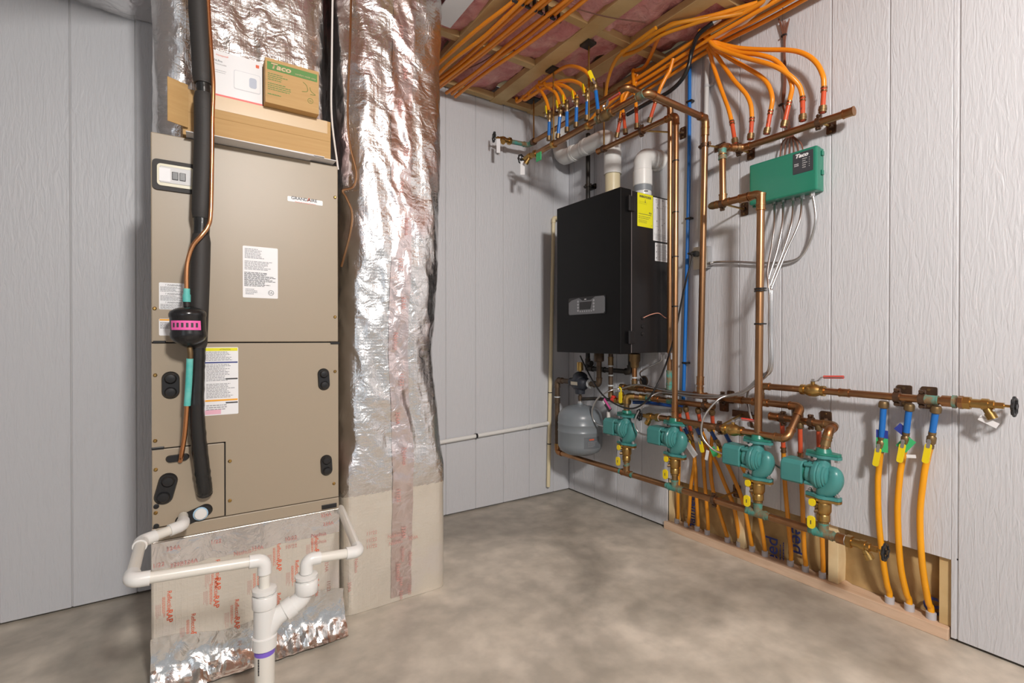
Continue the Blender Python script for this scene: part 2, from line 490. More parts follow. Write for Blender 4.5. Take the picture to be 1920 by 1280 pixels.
def hose_bib(parent, p, d, down, r, wheel_d=None):
    """drain valve: hex, brass body, angled spout, hand wheel"""
    p, d, down = V(p), V(d).normalized(), V(down).normalized()
    e = MB(); e.cyl(p, p + d * .018, r * 1.5, 6); e.cyl(p + d * .018, p + d * .075, r * 1.0, 12); e.cyl(p + d * .045, p + d * .062, r * 1.25, 12)
    e.cyl(p + d * .075, p + d * .098, r * .72, 6); e.cyl(p + d * .098, p + d * .118, r * .3, 8)
    b = e.build('valve_body', 'brass', parent)
    sp = (down * .85 + d * .5).normalized(); q = p + d * .05
    MB().cyl(q, q + sp * .038, r * .78, 12).cyl(q + sp * .03, q + sp * .05, r * .98, 12).build('spout', 'brass', b)
    wd = V(wheel_d).normalized() if wheel_d else d
    wheel(b, p + d * .121, wd, .027)


def wheel(parent, p, d, R_, m='black'):
    p, d = V(p), V(d).normalized(); u, v = frame(d); n = 30
    pts = [p + (u * math.cos(2 * math.pi * k / n) + v * math.sin(2 * math.pi * k / n)) * R_ * (1 + .10 * math.cos(8 * 2 * math.pi * k / n)) for k in range(n)]
    e = MB(); e.tube(pts + pts[:2], .0045, 7)
    for k in range(4):
        a = 2 * math.pi * k / 4; e.cyl(p - d * .004, p + (u * math.cos(a) + v * math.sin(a)) * R_, .0032, 6)
    e.cyl(p - d * .008, p + d * .006, .0085, 10)
    return e.build('hand_wheel', m, parent)


def ball_valve(parent, p, d, up, r, lever_dir, m='brass', lm='redvinyl', lever=.12):
    p, d, up = V(p), V(d).normalized(), V(up).normalized()
    e = MB().lathe([(r * 1.2, -r * 3.1), (r * 1.45, -r * 3.1), (r * 1.45, -r * 2.2), (r * 1.2, -r * 2.1), (r * 1.5, -r * 1.5), (r * 1.85, -r * .6),
                    (r * 1.85, r * .6), (r * 1.5, r * 1.5), (r * 1.2, r * 2.1), (r * 1.45, r * 2.2), (r * 1.45, r * 3.1), (r * 1.2, r * 3.1)], p, d, 16)
    e.cyl(p + up * r * 1.5, p + up * r * 2.5, r * .55, 10)
    b = e.build('ball_valve', m, parent)
    ld = V(lever_dir).normalized(); q = p + up * r * 2.55; sd = up.cross(ld).normalized()
    MB().cyl(q - up * .003, q + up * .009, r * .42, 6).build('stem_nut', 'steel', b)
    path = fillet([q + ld * -.008, q + ld * lever * .17, q + ld * lever * .3 + up * .017, q + ld * lever + up * .017], .01, 4)
    mb = MB()
    for k in range(len(path) - 1):
        a, c = path[k], path[k + 1]; nn = (c - a).normalized().cross(sd)
        mb.add([a + sd * .008 + nn * .0015, a - sd * .008 + nn * .0015, a - sd * .008 - nn * .0015, a + sd * .008 - nn * .0015,
                c + sd * .008 + nn * .0015, c - sd * .008 + nn * .0015, c - sd * .008 - nn * .0015, c + sd * .008 - nn * .0015],
               [(0, 1, 5, 4), (1, 2, 6, 5), (2, 3, 7, 6), (3, 0, 4, 7), (3, 2, 1, 0), (4, 5, 6, 7)])
    mb.build('lever', 'steel', b)
    MB().tube([q + ld * lever * .36 + up * .017, q + ld * lever + up * .017], .0062, 8).build('lever_grip', lm, b)
    return b


def stub_valve(parent, p, d, face, hd, hl=.062, hm='yellow', tagm=None):
    """small inline ball valve for tubing: body along d, stem out along face, flat lever along hd"""
    p, d, face, hd = V(p), V(d).normalized(), V(face).normalized(), V(hd).normalized()
    e = MB().lathe([(.008, -.03), (.0115, -.03), (.0115, -.02), (.0085, -.019), (.014, -.01), (.0145, .01), (.0085, .019), (.0115, .02), (.0115, .03), (.008, .03)], p, d, 12)
    e.cyl(p, p + face * .02, .006, 8)
    b = e.build('valve', 'brassdull', parent)
    q = p + face * .021
    MB().cyl(q - face * .002, q + face * .005, .006, 6).build('stem_nut', 'steel', b)
    sd = face.cross(hd).normalized(); hd = sd.cross(face).normalized()
    MB().prism(rounded(.011, .03, .004), q + hd * .012, sd, hd, .002).build('lever', 'steel', b)
    MB().prism(rounded(.0195, hl, .007), q + hd * (.012 + hl * .5) - face * .001, sd, hd, .0055).build('lever_grip', hm, b)
    return b


def hangtag(parent, p, d, face, w_, h, m='paper', name='paper_tag', string=True):
    p, d, face = V(p), V(d).normalized(), V(face).normalized(); s = d.cross(face).normalized(); f2 = s.cross(d)
    o = MB().prism([(-w_ / 2, .0), (w_ / 2, .0), (w_ / 2, -h), (-w_ / 2, -h)], p, s, -d, .0012).build(name, m, parent)
    return o

# ================================================================== THE ROOM
XR, YB, YL, ZC = 2.236, 2.653, 2.546, 2.547
PITCH = .2035

fl = MB()
n = 40
fl.add([(-3.2 + 5.7 * i / n, -2.6 + 5.6 * j / n, 0) for i in range(n + 1) for j in range(n + 1)],
       [(i * (n + 1) + j, (i + 1) * (n + 1) + j, (i + 1) * (n + 1) + j + 1, i * (n + 1) + j + 1) for i in range(n) for j in range(n)])
struct(fl.build('floor', 'concrete'))


def siding_wall(name, boards, core):
    """boards: list of (lo, hi) boxes; core: (lo, hi) backing box"""
    wl = struct(MB().box(*core).build(name, 'sidingcore'))
    for lo, hi in boards: MB().box(lo, hi, .0022).build('siding_board', 'siding', wl)
    return wl


g = .0045
bd = []
k = -13
OPL, OPH, OPZ = .583, 1.806, .283          # opening cut in the right wall: Y range and height
while True:
    y0 = .566 + PITCH * k; y1 = y0 + PITCH
    if y0 > YB: break
    a, b = y0 + g / 2, min(y1 - g / 2, YB - .001)
    z1 = 2.60
    if b > OPL and a < OPH:
        ya, yb = max(a, OPL), min(b, OPH)
        bd.append(((XR, ya, OPZ), (XR + .011, yb, z1)))
        if a < OPL: bd.append(((XR, a, .010), (XR + .011, OPL, z1)))
        if b > OPH: bd.append(((XR, OPH, .010), (XR + .011, b, z1)))
    else:
        bd.append(((XR, a, .010), (XR + .011, b, z1)))
    k += 1
wr = siding_wall('wall_right', bd, ((XR + .0035, -2.6, OPZ + .004), (XR + .012, YB + .1, 2.66)))
for lo, hi in (((XR + .0035, -2.6, .012), (XR + .012, OPL - .004, OPZ + .01)), ((XR + .0035, OPH + .004, .012), (XR + .012, YB + .1, OPZ + .01)),
               ((XR + .0995, -2.6, -.01), (XR + .11, YB + .1, 2.66))):
    MB().box(lo, hi).build('sheathing', 'sidingcore', wr)

bd = []
k = -7
while True:
    x0 = 1.487 + PITCH * k; x1 = x0 + PITCH
    if x0 > XR: break
    a, b = max(x0 + g / 2, .205), min(x1 - g / 2, XR - .001)
    if b > a: bd.append(((a, YB, .010), (b, YB + .011, 2.60)))
    k += 1
siding_wall('wall_back', bd, ((.2, YB + .0035, .012), (XR + .09, YB + .06, 2.66)))
bd = []
k = -14
while True:
    x0 = -.378 + PITCH * k; x1 = x0 + PITCH
    if x0 > .2: break
    a, b = x0 + g / 2, min(x1 - g / 2, .2)
    bd.append(((a, YL, .010), (b, YL + .011, 2.60)))
    k += 1
siding_wall('wall_left', bd, ((-3.2, YL + .0035, .012), (.2, YB + .06, 2.66)))
siding_wall('wall_far_left', [((-2.411, -2.6 + PITCH * k + g / 2, .010), (-2.40, -2.6 + PITCH * (k + 1) - g / 2, 2.545)) for k in range(25)], ((-2.45, -2.6, .012), (-2.4035, YL - .001, 2.545)))

# ---- opening in the right wall: studs, bottom plate, printed kraft facing
op = struct(MB().box((2.222, OPL + .004, 0), (XR + .099, OPH + .012, .041), .002).build('trim_1', 'plate'))
for y, ht, mm in ((1.786, .50, 'woodpale'), (1.376, .50, 'woodpale'), (.966, .50, 'woodpale'), (.600, .50, 'wood')):
    MB().box((XR + .013, y - .019, .0415), (XR + .099, y + .019, ht), .0015).build('stud', mm, wr)
kb = MB()
ny, nz = 46, 14
for i in range(ny + 1):
    for j in range(nz + 1):
        y = .60 + (1.80 - .60) * i / ny; z = .042 + .40 * j / nz
        d = .022 * noise.noise((y * 5, z * 6, 2)) + .012 * noise.noise((y * 14, z * 15, 7)) + .008 * abs(noise.noise((y * 30, z * 20, 3)))
        st = min(abs(y - s_) for s_ in (1.786, 1.376, .966, .60))
        kb.v.append(V((XR + .055 + d + (.02 if st < .035 else 0), y, z)))
kb.f = [(i * (nz + 1) + j, i * (nz + 1) + j + 1, (i + 1) * (nz + 1) + j + 1, (i + 1) * (nz + 1) + j) for i in range(ny) for j in range(nz)]
kraft = kb.build('insulation_facing', 'kraft', wr)
# print on the facing, reading upwards (three runs of large letters), and one curled letter
for s_, px, py, sz, up in (('mainlee', 1297, 962, .066, 1), ('eed', 1448, 1030, .082, 1), ('eed', 1495, 1012, .088, -1)):
    p = oX(px, py, XR + .044)
    text(s_, sz, p, ZZ * up, ZY * up, 'inkblue', kraft, name='facing_print', bold=.001)
lines(oX(1466, 1040, XR + .044), ZZ, ZY, .13, .03, 2, 'inkblue', kraft, 5, 1, .35, 'facing_print')
text('G', .085, oX(1750, 1138, XR + .043), (0, -.9, .4), (0, .4, .9), 'inkblue', kraft, name='facing_print', bold=.0015)

# ---- ceiling: truss chords, blocking, pink batts
ce = struct(MB().box((-3.2, -2.6, 2.72), (XR + .1, YB + .1, 2.75)).build('ceiling', 'wood'))
JX = [2.186, 1.915, 1.63, 1.17, .76, .35, -.06, -.47, -.88, -1.29, -1.70, -2.11, -2.52, -2.93]
for x in JX:
    MB().box((x - .044, -2.6, ZC), (x + .044, YB - .002, ZC + .038), .002).build('joist', 'wood', ce)
for y0 in (2.618, 2.19, 1.765, 1.30, .85, .40, -.05, -.5, -.95, -1.4, -1.85, -2.3):
    for i in range(len(JX) - 1):
        MB().box((JX[i + 1] + .0445, y0 - .021, ZC + .001), (JX[i] - .0445, y0 + .021, ZC + .037), .002).build('blocking', 'wood', ce)
MB().box((.95, .2, 2.5405), (1.05, 2.12, 2.5465)).build('drywall_strip', 'white', ce)
for i in range(len(JX) - 1):
    xa, xb = JX[i + 1] + .03, JX[i] - .03
    mb = MB(); nx, nyy = (10, 130) if i < 5 else (5, 40)
    for a in range(nx + 1):
        for b in range(nyy + 1):
            x = xa + (xb - xa) * a / nx; y = -2.6 + (YB + 2.6) * b / nyy
            e = min(a, nx - a) / nx
            z = 2.592 + .05 * noise.noise((x * 4, y * 4, 1)) + .026 * noise.noise((x * 13, y * 13, 5)) + .014 * noise.noise((x * 34, y * 34, 9)) - .012 * min(1, e * 4)
            mb.v.append(V((x, y, max(z, 2.553))))
    mb.f = [(a * (nyy + 1) + b, a * (nyy + 1) + b + 1, (a + 1) * (nyy + 1) + b + 1, (a + 1) * (nyy + 1) + b) for a in range(nx) for b in range(nyy)]
    o = mb.build('insulation_batt', 'pink', ce)
    o.data.update()

# ================================================================== AIR HANDLER
AX0, AX1, AYF, AYB, AZ0, AZ1 = -.091, .457, 1.83, 2.38, .448, 1.684
ah = T('air_handler', 'tall tan metal air handler cabinet standing on foil-wrapped base', 'air handler', (.18, 2.1, AZ0))
MB().box((AX0, AYF + .012, AZ0), (AX1, AYB, AZ1), .003).build('cabinet', 'tan', ah)
MB().box((AX0, AYF - .002, AZ0), (AX1, AYF + .013, AZ0 + .038), .002).build('bottom_rail', 'tan', ah)
ZS = oY(460, 642, AYF).z
zt = oY(350, 836, AYF).z
xs = oY(422, 900, AYF).x
up = MB().box((AX0 + .001, AYF, ZS + .002), (AX1 - .001, AYF + .0125, AZ1 - .001), .003).build('upper_panel', 'tan', ah)
lp = MB()
lp.prism([(AX0 + .001, zt + .002), (xs + .002, zt + .002), (xs + .002, AZ0 + .041), (AX1 - .001, AZ0 + .041), (AX1 - .001, ZS - .002), (AX0 + .001, ZS - .002)], (0, AYF + .0125, 0), ZX, ZZ, .0125)
lp.build('lower_panel', 'tan', ah, flat=True)
MB().box((AX0 + .001, AYF, AZ0 + .041), (xs - .002, AYF + .0125, zt - .002), .002).build('access_panel', 'tan', ah)
MB().box((AX0 + .002, AYF + .009, AZ0 + .035), (AX1 - .002, AYF + .0118, AZ1 - .05)).build('seam_gasket', 'tandark', ah)
for px, py in ((290, 307), (628, 370), (290, 578), (628, 594), (291, 703), (628, 696), (291, 826), (292, 880), (431, 864), (431, 938), (626, 906), (292, 961)):
    p = oY(px, py, AYF); MB().lathe([(.0055, 0), (.0055, .0025), (.003, .0045)], p, (0, -1, 0), 8).build('screw', 'brass', ah)


def oval(px, py, w_, h, tilt=0, knobs=True, name='knockout_plug'):
    p = oY(px, py, AYF); a = math.radians(tilt); ux = V((math.cos(a), 0, math.sin(a))); uy = V((-math.sin(a), 0, math.cos(a)))
    o = MB().prism(rounded(w_, h, w_ * .49, 6), p + ZY * .001, ux, uy, .008, .12).build(name, 'black', ah)
    if knobs:
        for q in (-1, 1): MB().lathe([(w_ * .34, 0), (w_ * .34, .004), (w_ * .26, .009), (w_ * .1, .010)], p + uy * q * h * .24 - ZY * .006, (0, -1, 0), 14).build('plug_boss', 'black', o)
    return o


oval(320, 722, .047, .086, 0)
oval(607, 711, .041, .080, 3)
oval(612, 872, .041, .076, 3)
oval(311, 916, .050, .098, -14)
o = oval(333, 858, .022, .062, 92, False, 'line_grommet')
oval(364, 966, .040, .105, -70, False, 'drain_grommet')
p = oY(376, 961, AYF) - ZY * .008
MB().lathe([(.0172, 0), (.0172, .008), (.015, .0105)], p, (0, -1, 0), 18).build('drain_plug', 'pvc', ah)
MB().lathe([(.0205, 0), (.0205, .004)], p, (0, -1, 0), 18).build('plug_ring', 'bluetag' if 0 else mat('pale_blue_plastic', (.35, .55, .72), .4), ah)
for px, py in ((293, 949), (293, 986)):
    p = oY(px, py, AYF); MB().lathe([(.0075, 0), (.0075, .002), (.004, .003)], p, (0, -1, 0), 10).build('hole_plug', 'black', ah)
p0, p1 = oY(603, 955, AYF - .002), oY(631, 942, AYF - .002)
MB().box((p0.x, AYF - .006, p0.z), (p1.x, AYF - .001, p1.z), .001).build('rail_clip', 'black', ah)
for px, py in ((299, 641), (628, 643), (296, 840)):
    p = oY(px, py, AYF); MB().box(p - V((.016, .004, .004)), p + V((.016, .002, .004)), .002).build('panel_latch', 'black', ah)

# breaker window
p = oY(330, 332, AYF); W_, H_ = .118, .092
bw = MB().prism(rounded(W_, H_, .012), p, ZX, ZZ, .006).build('breaker_window', 'rubber', ah)
MB().prism(rounded(W_ * .80, H_ * .72, .010), p - ZY * .005, ZX, ZZ, .003).build('window_gasket', 'cream', bw)
MB().box(p + V((-.040, -.0095, -.024)), p + V((.040, -.007, .026)), .002).build('breaker_body', 'greypale', bw)
for q in (-.002, .017): MB().box(p + V((q - .008, -.012, -.012)), p + V((q + .008, -.009, .012)), .002).build('breaker_switch', 'black', bw)
MB().box(p + V((-.042, -.0105, -.020)), p + V((-.014, -.009, .020))).build('breaker_label', 'white', bw)


def label(px0, py0, px1, py1, name='label', m='white', Y=AYF, par=None):
    a, b = oY(px0, py0, Y), oY(px1, py1, Y)
    c = (a + b) / 2; c.y = Y; w_, h = abs(b.x - a.x), abs(a.z - b.z)
    return MB().prism(rounded(w_, h, .003, 2), c + ZY * .0002, ZX, ZZ, .0008).build(name, m, par or ah, flat=True), c - ZY * .0008, w_, h


lb, c, w_, h = label(539, 367, 605, 386, 'maker_label')
text('GRANDAIRE', .0145, c + V((-.004, 0, .004)), ZX, ZZ, 'ink', lb, sx=1.05, bold=.0002)
text('Heating & Cooling Products', .006, c + V((0, 0, -.0075)), ZX, ZZ, 'inkred', lb)
text('A', .018, c + V((.012, 0, .0048)), ZX, ZZ, 'inkred', lb, bold=.0003)
lb, c, w_, h = label(455, 460, 521, 560, 'specification_label')
lines(c + V((-.01, 0, h * .36)), ZX, ZZ, w_ * .7, h * .2, 7, 'inkgrey', lb, 1, .8)
lines(c + V((0, 0, h * .13)), ZX, ZZ, w_ * .9, h * .18, 7, 'inkgrey', lb, 2, .9)
lines(c + V((0, 0, -h * .14)), ZX, ZZ, w_ * .92, h * .28, 12, 'ink', lb, 3, 1)
lines(c + V((-w_ * .2, 0, -h * .38)), ZX, ZZ, w_ * .45, h * .12, 4, 'inkgrey', lb, 4, .8)
MB().tube([c + V((w_ * .3 + .008 * math.cos(k * .3), -.0002, -h * .39 + .008 * math.sin(k * .3))) for k in range(23)], .0006, 4).build('approval_mark', 'ink', lb)
text('UL', .009, c + V((w_ * .3, -.0004, -h * .39)), ZX, ZZ, 'ink', lb)
lb, c, w_, h = label(298, 529, 346, 581, 'warning_label')
for q, s_ in ((.41, '! WARNING'), (.08, '! WARNING'), (-.24, '! WARNING')):
    text(s_, .0075, c + V((.004, 0, h * q)), ZX, ZZ, 'ink', lb)
    lines(c + V((0, 0, h * (q - .15))), ZX, ZZ, w_ * .9, h * .2, 5, 'ink', lb, int(q * 100), 1, .3)
lb, c, w_, h = label(298, 597, 345, 629, 'caution_label')
MB().box(c + V((-w_ * .48, -.0004, h * .38)), c + V((w_ * .48, 0, h * .48))).build('orange_band', 'orange', lb)
lines(c + V((0, 0, h * .1)), ZX, ZZ, w_ * .9, h * .4, 5, 'ink', lb, 9, 1, .35)
lb, c, w_, h = label(383, 651, 447, 775, 'instruction_label')
for z0, z1, mm in ((.445, .49, 'labelyellow'), (.265, .285, 'inkblue'), (-.295, -.27, 'orange')):
    MB().box(c + V((-w_ * .48, -.0004, h * z0)), c + V((w_ * .48, 0, h * z1))).build('colour_band', mm, lb)
text('ATTENTION', .0055, c + V((.01, -.0005, h * .467)), ZX, ZZ, 'ink', lb)
for z0, z1, nn in ((.30, .44, 7), (.0, .255, 12), (-.25, -.03, 10), (-.43, -.34, 3)):
    lines(c + V((0, 0, h * (z0 + z1) / 2)), ZX, ZZ, w_ * .9, h * (z1 - z0), nn, 'inkgrey', lb, nn, .95)
for z0 in (.02, -.335): MB().box(c + V((w_ * .12, -.0004, h * z0)), c + V((w_ * .48, 0, h * (z0 + .02)))).build('black_bar', 'ink', lb)
MB().box(c + V((-w_ * .48, -.0004, -h * .485)), c + V((-w_ * .02, 0, -h * .42))).build('pink_patch', 'pinkpale', lb)

# ---- foil wrapped base under the cabinet
BZ = AZ0 - .001
ba = T('return_plenum', 'low foil-board box under the tan cabinet printed with red lettering', 'plenum', (.18, 2.1, 0))
MB().box((AX0 - .002, AYF - .004, .0), (AX1 + .002, AYB, BZ), .006).build('foil_board', 'foilflat', ba)
tp = MB(); nn = 60
for i in range(nn + 1):
    for j, (dy, z) in enumerate(((-.0055, BZ - .085), (-.0065, BZ - .06), (-.0065, BZ - .03), (-.006, BZ - .004), (.008, BZ - .0005))):
        x = AX0 + (AX1 - AX0) * i / nn
        tp.v.append(V((x, AYF + dy - .002 * abs(noise.noise((x * 60, z * 60, 1))), z + .006 * noise.noise((x * 25, j * 3, 4)) * (j == 0))))
tp.f = [(i * 5 + j, (i + 1) * 5 + j, (i + 1) * 5 + j + 1, i * 5 + j + 1) for i in range(nn) for j in range(4)]
tpo = tp.build('foil_tape', 'tape', ba)
# loose foil skirt lying out on the floor
sk = MB(); nn, mm_ = 110, 12
for i in range(nn + 1):
    x = AX0 - .004 + (AX1 - AX0 + .02) * i / nn
    for j in range(mm_ + 1):
        t = j / mm_
        z = max(.003, (.14 + .05 * noise.noise((x * 4, 1, 7))) * (1 - t) ** 1.3) + .003; y = AYF - .0045 - .064 * t ** 2.2
        rr = abs(noise.noise((x * 22, t * 4, 3)))
        sk.v.append(V((x + .004 * noise.noise((x * 30, t * 5, 2)), y - .020 * rr * t, z + (.020 * rr + .010 * noise.noise((x * 40, t * 7, 8))) * min(1, t * 2) * (1 - .6 * t) + .004)))
sk.f = [(i * (mm_ + 1) + j, i * (mm_ + 1) + j + 1, (i + 1) * (mm_ + 1) + j + 1, (i + 1) * (mm_ + 1) + j) for i in range(nn) for j in range(mm_)]
sk.build('foil_skirt', 'foilloose', ba)
YT = AYF - .0045
down, rgt = V((0, 0, -1)), V((1, 0, 0))
for px, py in ((313, 1138), (401, 1112), (358, 1180), (440, 1152), (482, 1092), (519, 1139), (553, 1077), (591, 1112), (404, 1078), (519, 1044), (590, 1025)):
    p = oY(px, py, YT)
    text('Reflectix', .017, p + V((.006, 0, .019)), down, rgt, 'inkred', ba, name='red_print')
    text('RAP', .022, p + V((.006, 0, -.029)), down, rgt, 'inkred', ba, name='red_print', bold=.0003)
    lines(p + V((-.008, 0, -.004)), down, rgt, .074, .008, 3, 'inkred', ba, px, 1, .4, 'red_print')
    lines(p + V((-.022, 0, -.012)), down, rgt, .050, .014, 5, 'inkpale', ba, px + 1, 1, .3, 'red_print')
for s_, px, py in (('1/22', 297, 1060), ('329B324A', 345, 1056), ('324A', 325, 1028), ('324A', 483, 1028), ('10/22', 546, 1010), ('10/22', 546, 1024), ('Nashua', 598, 1003), ('Nashua', 598, 1016),
                   ('Nashua', 455, 1036), ('1/22', 405, 1016), ('324A', 612, 966), ('324A', 616, 982)):
    text(s_, .017, oY(px, py, AYF - .0098), ZX, V((0, 0, 1)), 'inkpale', tpo, name='tape_print')
for s_, px, py in (('11/22', 616, 1098), ('Nashua', 614, 1130), ('324A', 612, 1062)):
    text(s_, .017, oY(px, py, YT), down, rgt, 'inkpale', ba, name='tape_print')


# ---- tall foil duct right of the cabinet
def foil_loft(name, secs, m, parent, nu=120, nz=150, amp=.016, seed=0, zr=None, flatz=None, strip=False):
    """secs: list of (z, x0, x1, y0, y1, exponent) ; superellipse sections, wrinkled"""
    mb = MB()
    def surf(th, z):
        for a, b in zip(secs, secs[1:]):
            if a[0] <= z <= b[0] + 1e-6: break
        t = (z - a[0]) / (b[0] - a[0]); t = t * t * (3 - 2 * t)
        x0, x1, y0, y1, ex = [a[i] + (b[i] - a[i]) * t for i in range(1, 6)]
        cx, cy, hx, hy = (x0 + x1) / 2, (y0 + y1) / 2, (x1 - x0) / 2, (y1 - y0) / 2
        c_, s_ = math.cos(th), math.sin(th)
        k_ = (abs(c_) ** ex + abs(s_) ** ex) ** (-1 / ex)
        p = V((cx + hx * k_ * c_, cy + hy * k_ * s_, z)); q = p + V((seed, 0, 0))
        fa = 1 if flatz is None else min(1, max(.24, (z - flatz) / .2))
        wv = noise.noise((q.x * 5, q.y * 5, q.z * 2.2)) * .7 + (.5 - abs(noise.noise((q.x * 12, q.y * 12, q.z * 4.5 + q.x * 5)))) * .9 + (.4 - abs(noise.noise((q.x * 24 + q.z * 8, q.y * 24, q.z * 13)))) * .38
        return p + V((c_ * k_, s_ * k_, 0)).normalized() * (wv * amp * fa - amp * .3)
    if strip:
        return surf
    for j in range(nz + 1):
        za_, zb_ = zr or (secs[0][0], secs[-1][0])
        z = za_ + (zb_ - za_) * j / nz
        for i in range(nu): mb.v.append(surf(2 * math.pi * i / nu, z))
    mb.f = [(j * nu + i, j * nu + (i + 1) % nu, (j + 1) * nu + (i + 1) % nu, (j + 1) * nu + i) for j in range(nz) for i in range(nu)]
    mb.f += [tuple(range(nu - 1, -1, -1)), tuple(nz * nu + i for i in range(nu))]
    return mb.build(name, m, parent, angle=70)


du = T('return_duct', 'tall vertical duct wrapped in crinkled silver foil insulation beside the tan cabinet', 'duct', (.71, 2.15, 0))
DS = [(.0, .486, .927, 1.90, 2.40, 14), (.46, .486, .927, 1.90, 2.40, 12), (.66, .493, .925, 1.91, 2.40, 6), (1.0, .49, .91, 1.91, 2.40, 4),
                        (1.5, .505, .935, 1.90, 2.40, 4), (2.0, .49, .94, 1.90, 2.40, 4), (2.54, .49, .945, 1.90, 2.40, 4)]
foil_loft('foil_wrap', DS, 'foil', du, 150, 180, .017, 0, (.452, 2.54), flatz=.36)
foil_loft('foil_board', DS, 'foilflat', du, 150, 40, .017, 0, (.001, .455), flatz=.36)
sf = foil_loft('', DS, 'foil', du, amp=.017, seed=0, flatz=.36, strip=True)
mb = MB(); na, nb = 14, 260
for j in range(nb + 1):
    z = .02 + (2.50 - .02) * j / nb
    for i in range(na + 1):
        th = math.radians(-87 + 22 * (i / na - .5) + 2.0 * math.sin(z * 3) + 1.2 * noise.noise((z * 9, (i == 0) * 3, 0)) * (i in (0, na)))
        p = sf(th, z); mb.v.append(p + V((math.cos(th), math.sin(th), 0)) * .0022)
mb.f = [(j * (na + 1) + i, j * (na + 1) + i + 1, (j + 1) * (na + 1) + i + 1, (j + 1) * (na + 1) + i) for j in range(nb) for i in range(na)]
stp = mb.build('seam_tape', 'tapeprint', du, angle=70)
for k in range(15):
    z = .12 + k * .155; th = math.radians(-87 + (3 if k % 2 else -3)); p = sf(th, z)
    text(('Nashua', '324A', '11/22')[k % 3], .024, p - ZY * .010, V((0, 0, -1)), ZX, 'inkpale', stp, name='tape_print')
for s_, px, py in (('11/22', 697, 999), ('11/22', 697, 1012), ('11/22', 697, 1024), ('Nashua', 740, 1004), ('Nashua', 742, 1017), ('324A', 775, 1008)):
    text(s_, .019, oY(px, py, 1.893), ZX, ZZ, 'inkpale', du, name='tape_print')
for s_, px, py in (('Nashua', 756, 1040), ('Nashua', 770, 1048), ('11/22', 768, 1105), ('324A', 752, 1115), ('324A', 752, 1090), ('324A', 655, 1100), ('Nashua', 668, 1060)):
    text(s_, .018, oY(px, py, 1.896), down, rgt, 'inkpale', du, name='tape_print')

# ---- foil plenum on top of the cabinet
pl = T('supply_plenum', 'crinkled foil-wrapped plenum rising from the cabinet top to the ceiling', 'plenum', (.18, 2.15, AZ1))
foil_loft('foil_wrap', [(AZ1 + .001, -.092, .452, 1.955, 2.40, 7), (2.1, -.098, .448, 1.945, 2.42, 6), (2.54, -.11, .448, 1.93, 2.44, 6)], 'foil', pl, 150, 100, .017, 3.3)
hd = T('ceiling_duct', 'foil-faced duct running along the ceiling to the left of the plenum', 'duct', (-1.2, 2.2, 2.36))
mb = MB(); nx, ny = 90, 60
for i in range(nx + 1):
    x = -2.3 + (2.19) * i / nx
    for j in range(ny + 1):
        t = j / ny; y = .10 + 2.435 * t
        mb.v.append(V((x, y, 2.368 + .012 * noise.noise((x * 7, y * 7, 3)) + .008 * abs(noise.noise((x * 20, y * 20, 6))))))
mb.f = [(i * (ny + 1) + j, i * (ny + 1) + j + 1, (i + 1) * (ny + 1) + j + 1, (i + 1) * (ny + 1) + j) for i in range(nx) for j in range(ny)]
mb.build('foil_underside', 'foil', hd)
MB().box((-2.3, .10, 2.385), (-.115, 2.535, 2.54), .01).build('duct_body', 'foil', hd)  # near part is out of view, extended forward to shade the left wall

# ================================================================== REFRIGERANT LINES
def sub(parent, name, m, fn):
    mb = MB(); fn(mb); return mb.build(name, m, parent)


YR = 1.775
sl = T('suction_line', 'thick black foam-insulated refrigerant pipe running down the cabinet front', 'pipe', (-.01, YR, .55))
segs = [([(366, -260), (370, -70), (373, 20), (378, 100), (381, 158)], .0275), ([(382, 176), (383, 250), (381, 330), (378, 410)], .0275), ([(377, 440), (375, 520), (372, 600), (370, 652)], .0262)]
for pts, r in segs:
    P = smooth([oY(a, b, YR - .0) for a, b in pts], 6)
    n = len(P); MB().tube(P, [r * (.86 if i in (0, n - 1) else 1) for i in range(n)], 18).build('foam_sleeve', 'rubber', sl)
for pts, r in (([(381, 154), (382, 166), (382, 180)], .0205), ([(378, 406), (378, 424), (377, 444)], .022)):
    MB().tube(smooth([oY(a, b, YR) for a, b in pts], 6), r, 16).build('tape_band', 'tapeblack', sl)
P = smooth([oY(370, 648, YR), oY(369, 700, YR), oY(368, 760, YR), oY(372, 820, YR + .01), oY(379, 880, YR + .02), oY(383, 912, YR + .03), oY(384, 924, AYF - .012)], 8)
mb = MB(); n = len(P)
mb.tube(P, [(.0222 if i < 6 else .0215) * (1 + .10 * noise.noise((i * .9, 3, 1))) for i in range(n)], 16)
mb.build('taped_sleeve', 'tapeblack', sl)
ll = T('liquid_line', 'thin copper refrigerant line with black filter drier and pink label', 'pipe', (-.04, YR, .6))
YQ = YR - .034
P = smooth([oY(383, -270, YQ + .02), oY(388, -60, YQ + .02), oY(392, 40, YQ + .02), oY(397, 110, YQ + .015), oY(400, 160, YQ + .01), oY(398, 230, YQ + .01), oY(397, 320, YQ + .01), oY(395, 400, YQ), oY(390, 424, YQ),
            oY(378, 441, YQ - .004), oY(362, 460, YQ - .002), oY(353, 485, YQ), oY(350, 510, YQ), oY(350, 552, YQ)], 8)
MB().tube(P, .0062, 10).build('copper_tube', 'coppernew', ll)
MB().cyl(oY(350, 541, YQ), oY(350, 552, YQ), .0088).cyl(oY(350, 552, YQ), oY(350, 566, YQ), .0105).build('flared_joint', 'teal', ll)
MB().cyl(oY(350, 562, YQ), oY(351, 578, YQ), .0095).build('drier_neck', 'iron', ll)
ct, cb = oY(351, 574, YQ), oY(355, 651, YQ); ax = (cb - ct)
L_ = ax.length
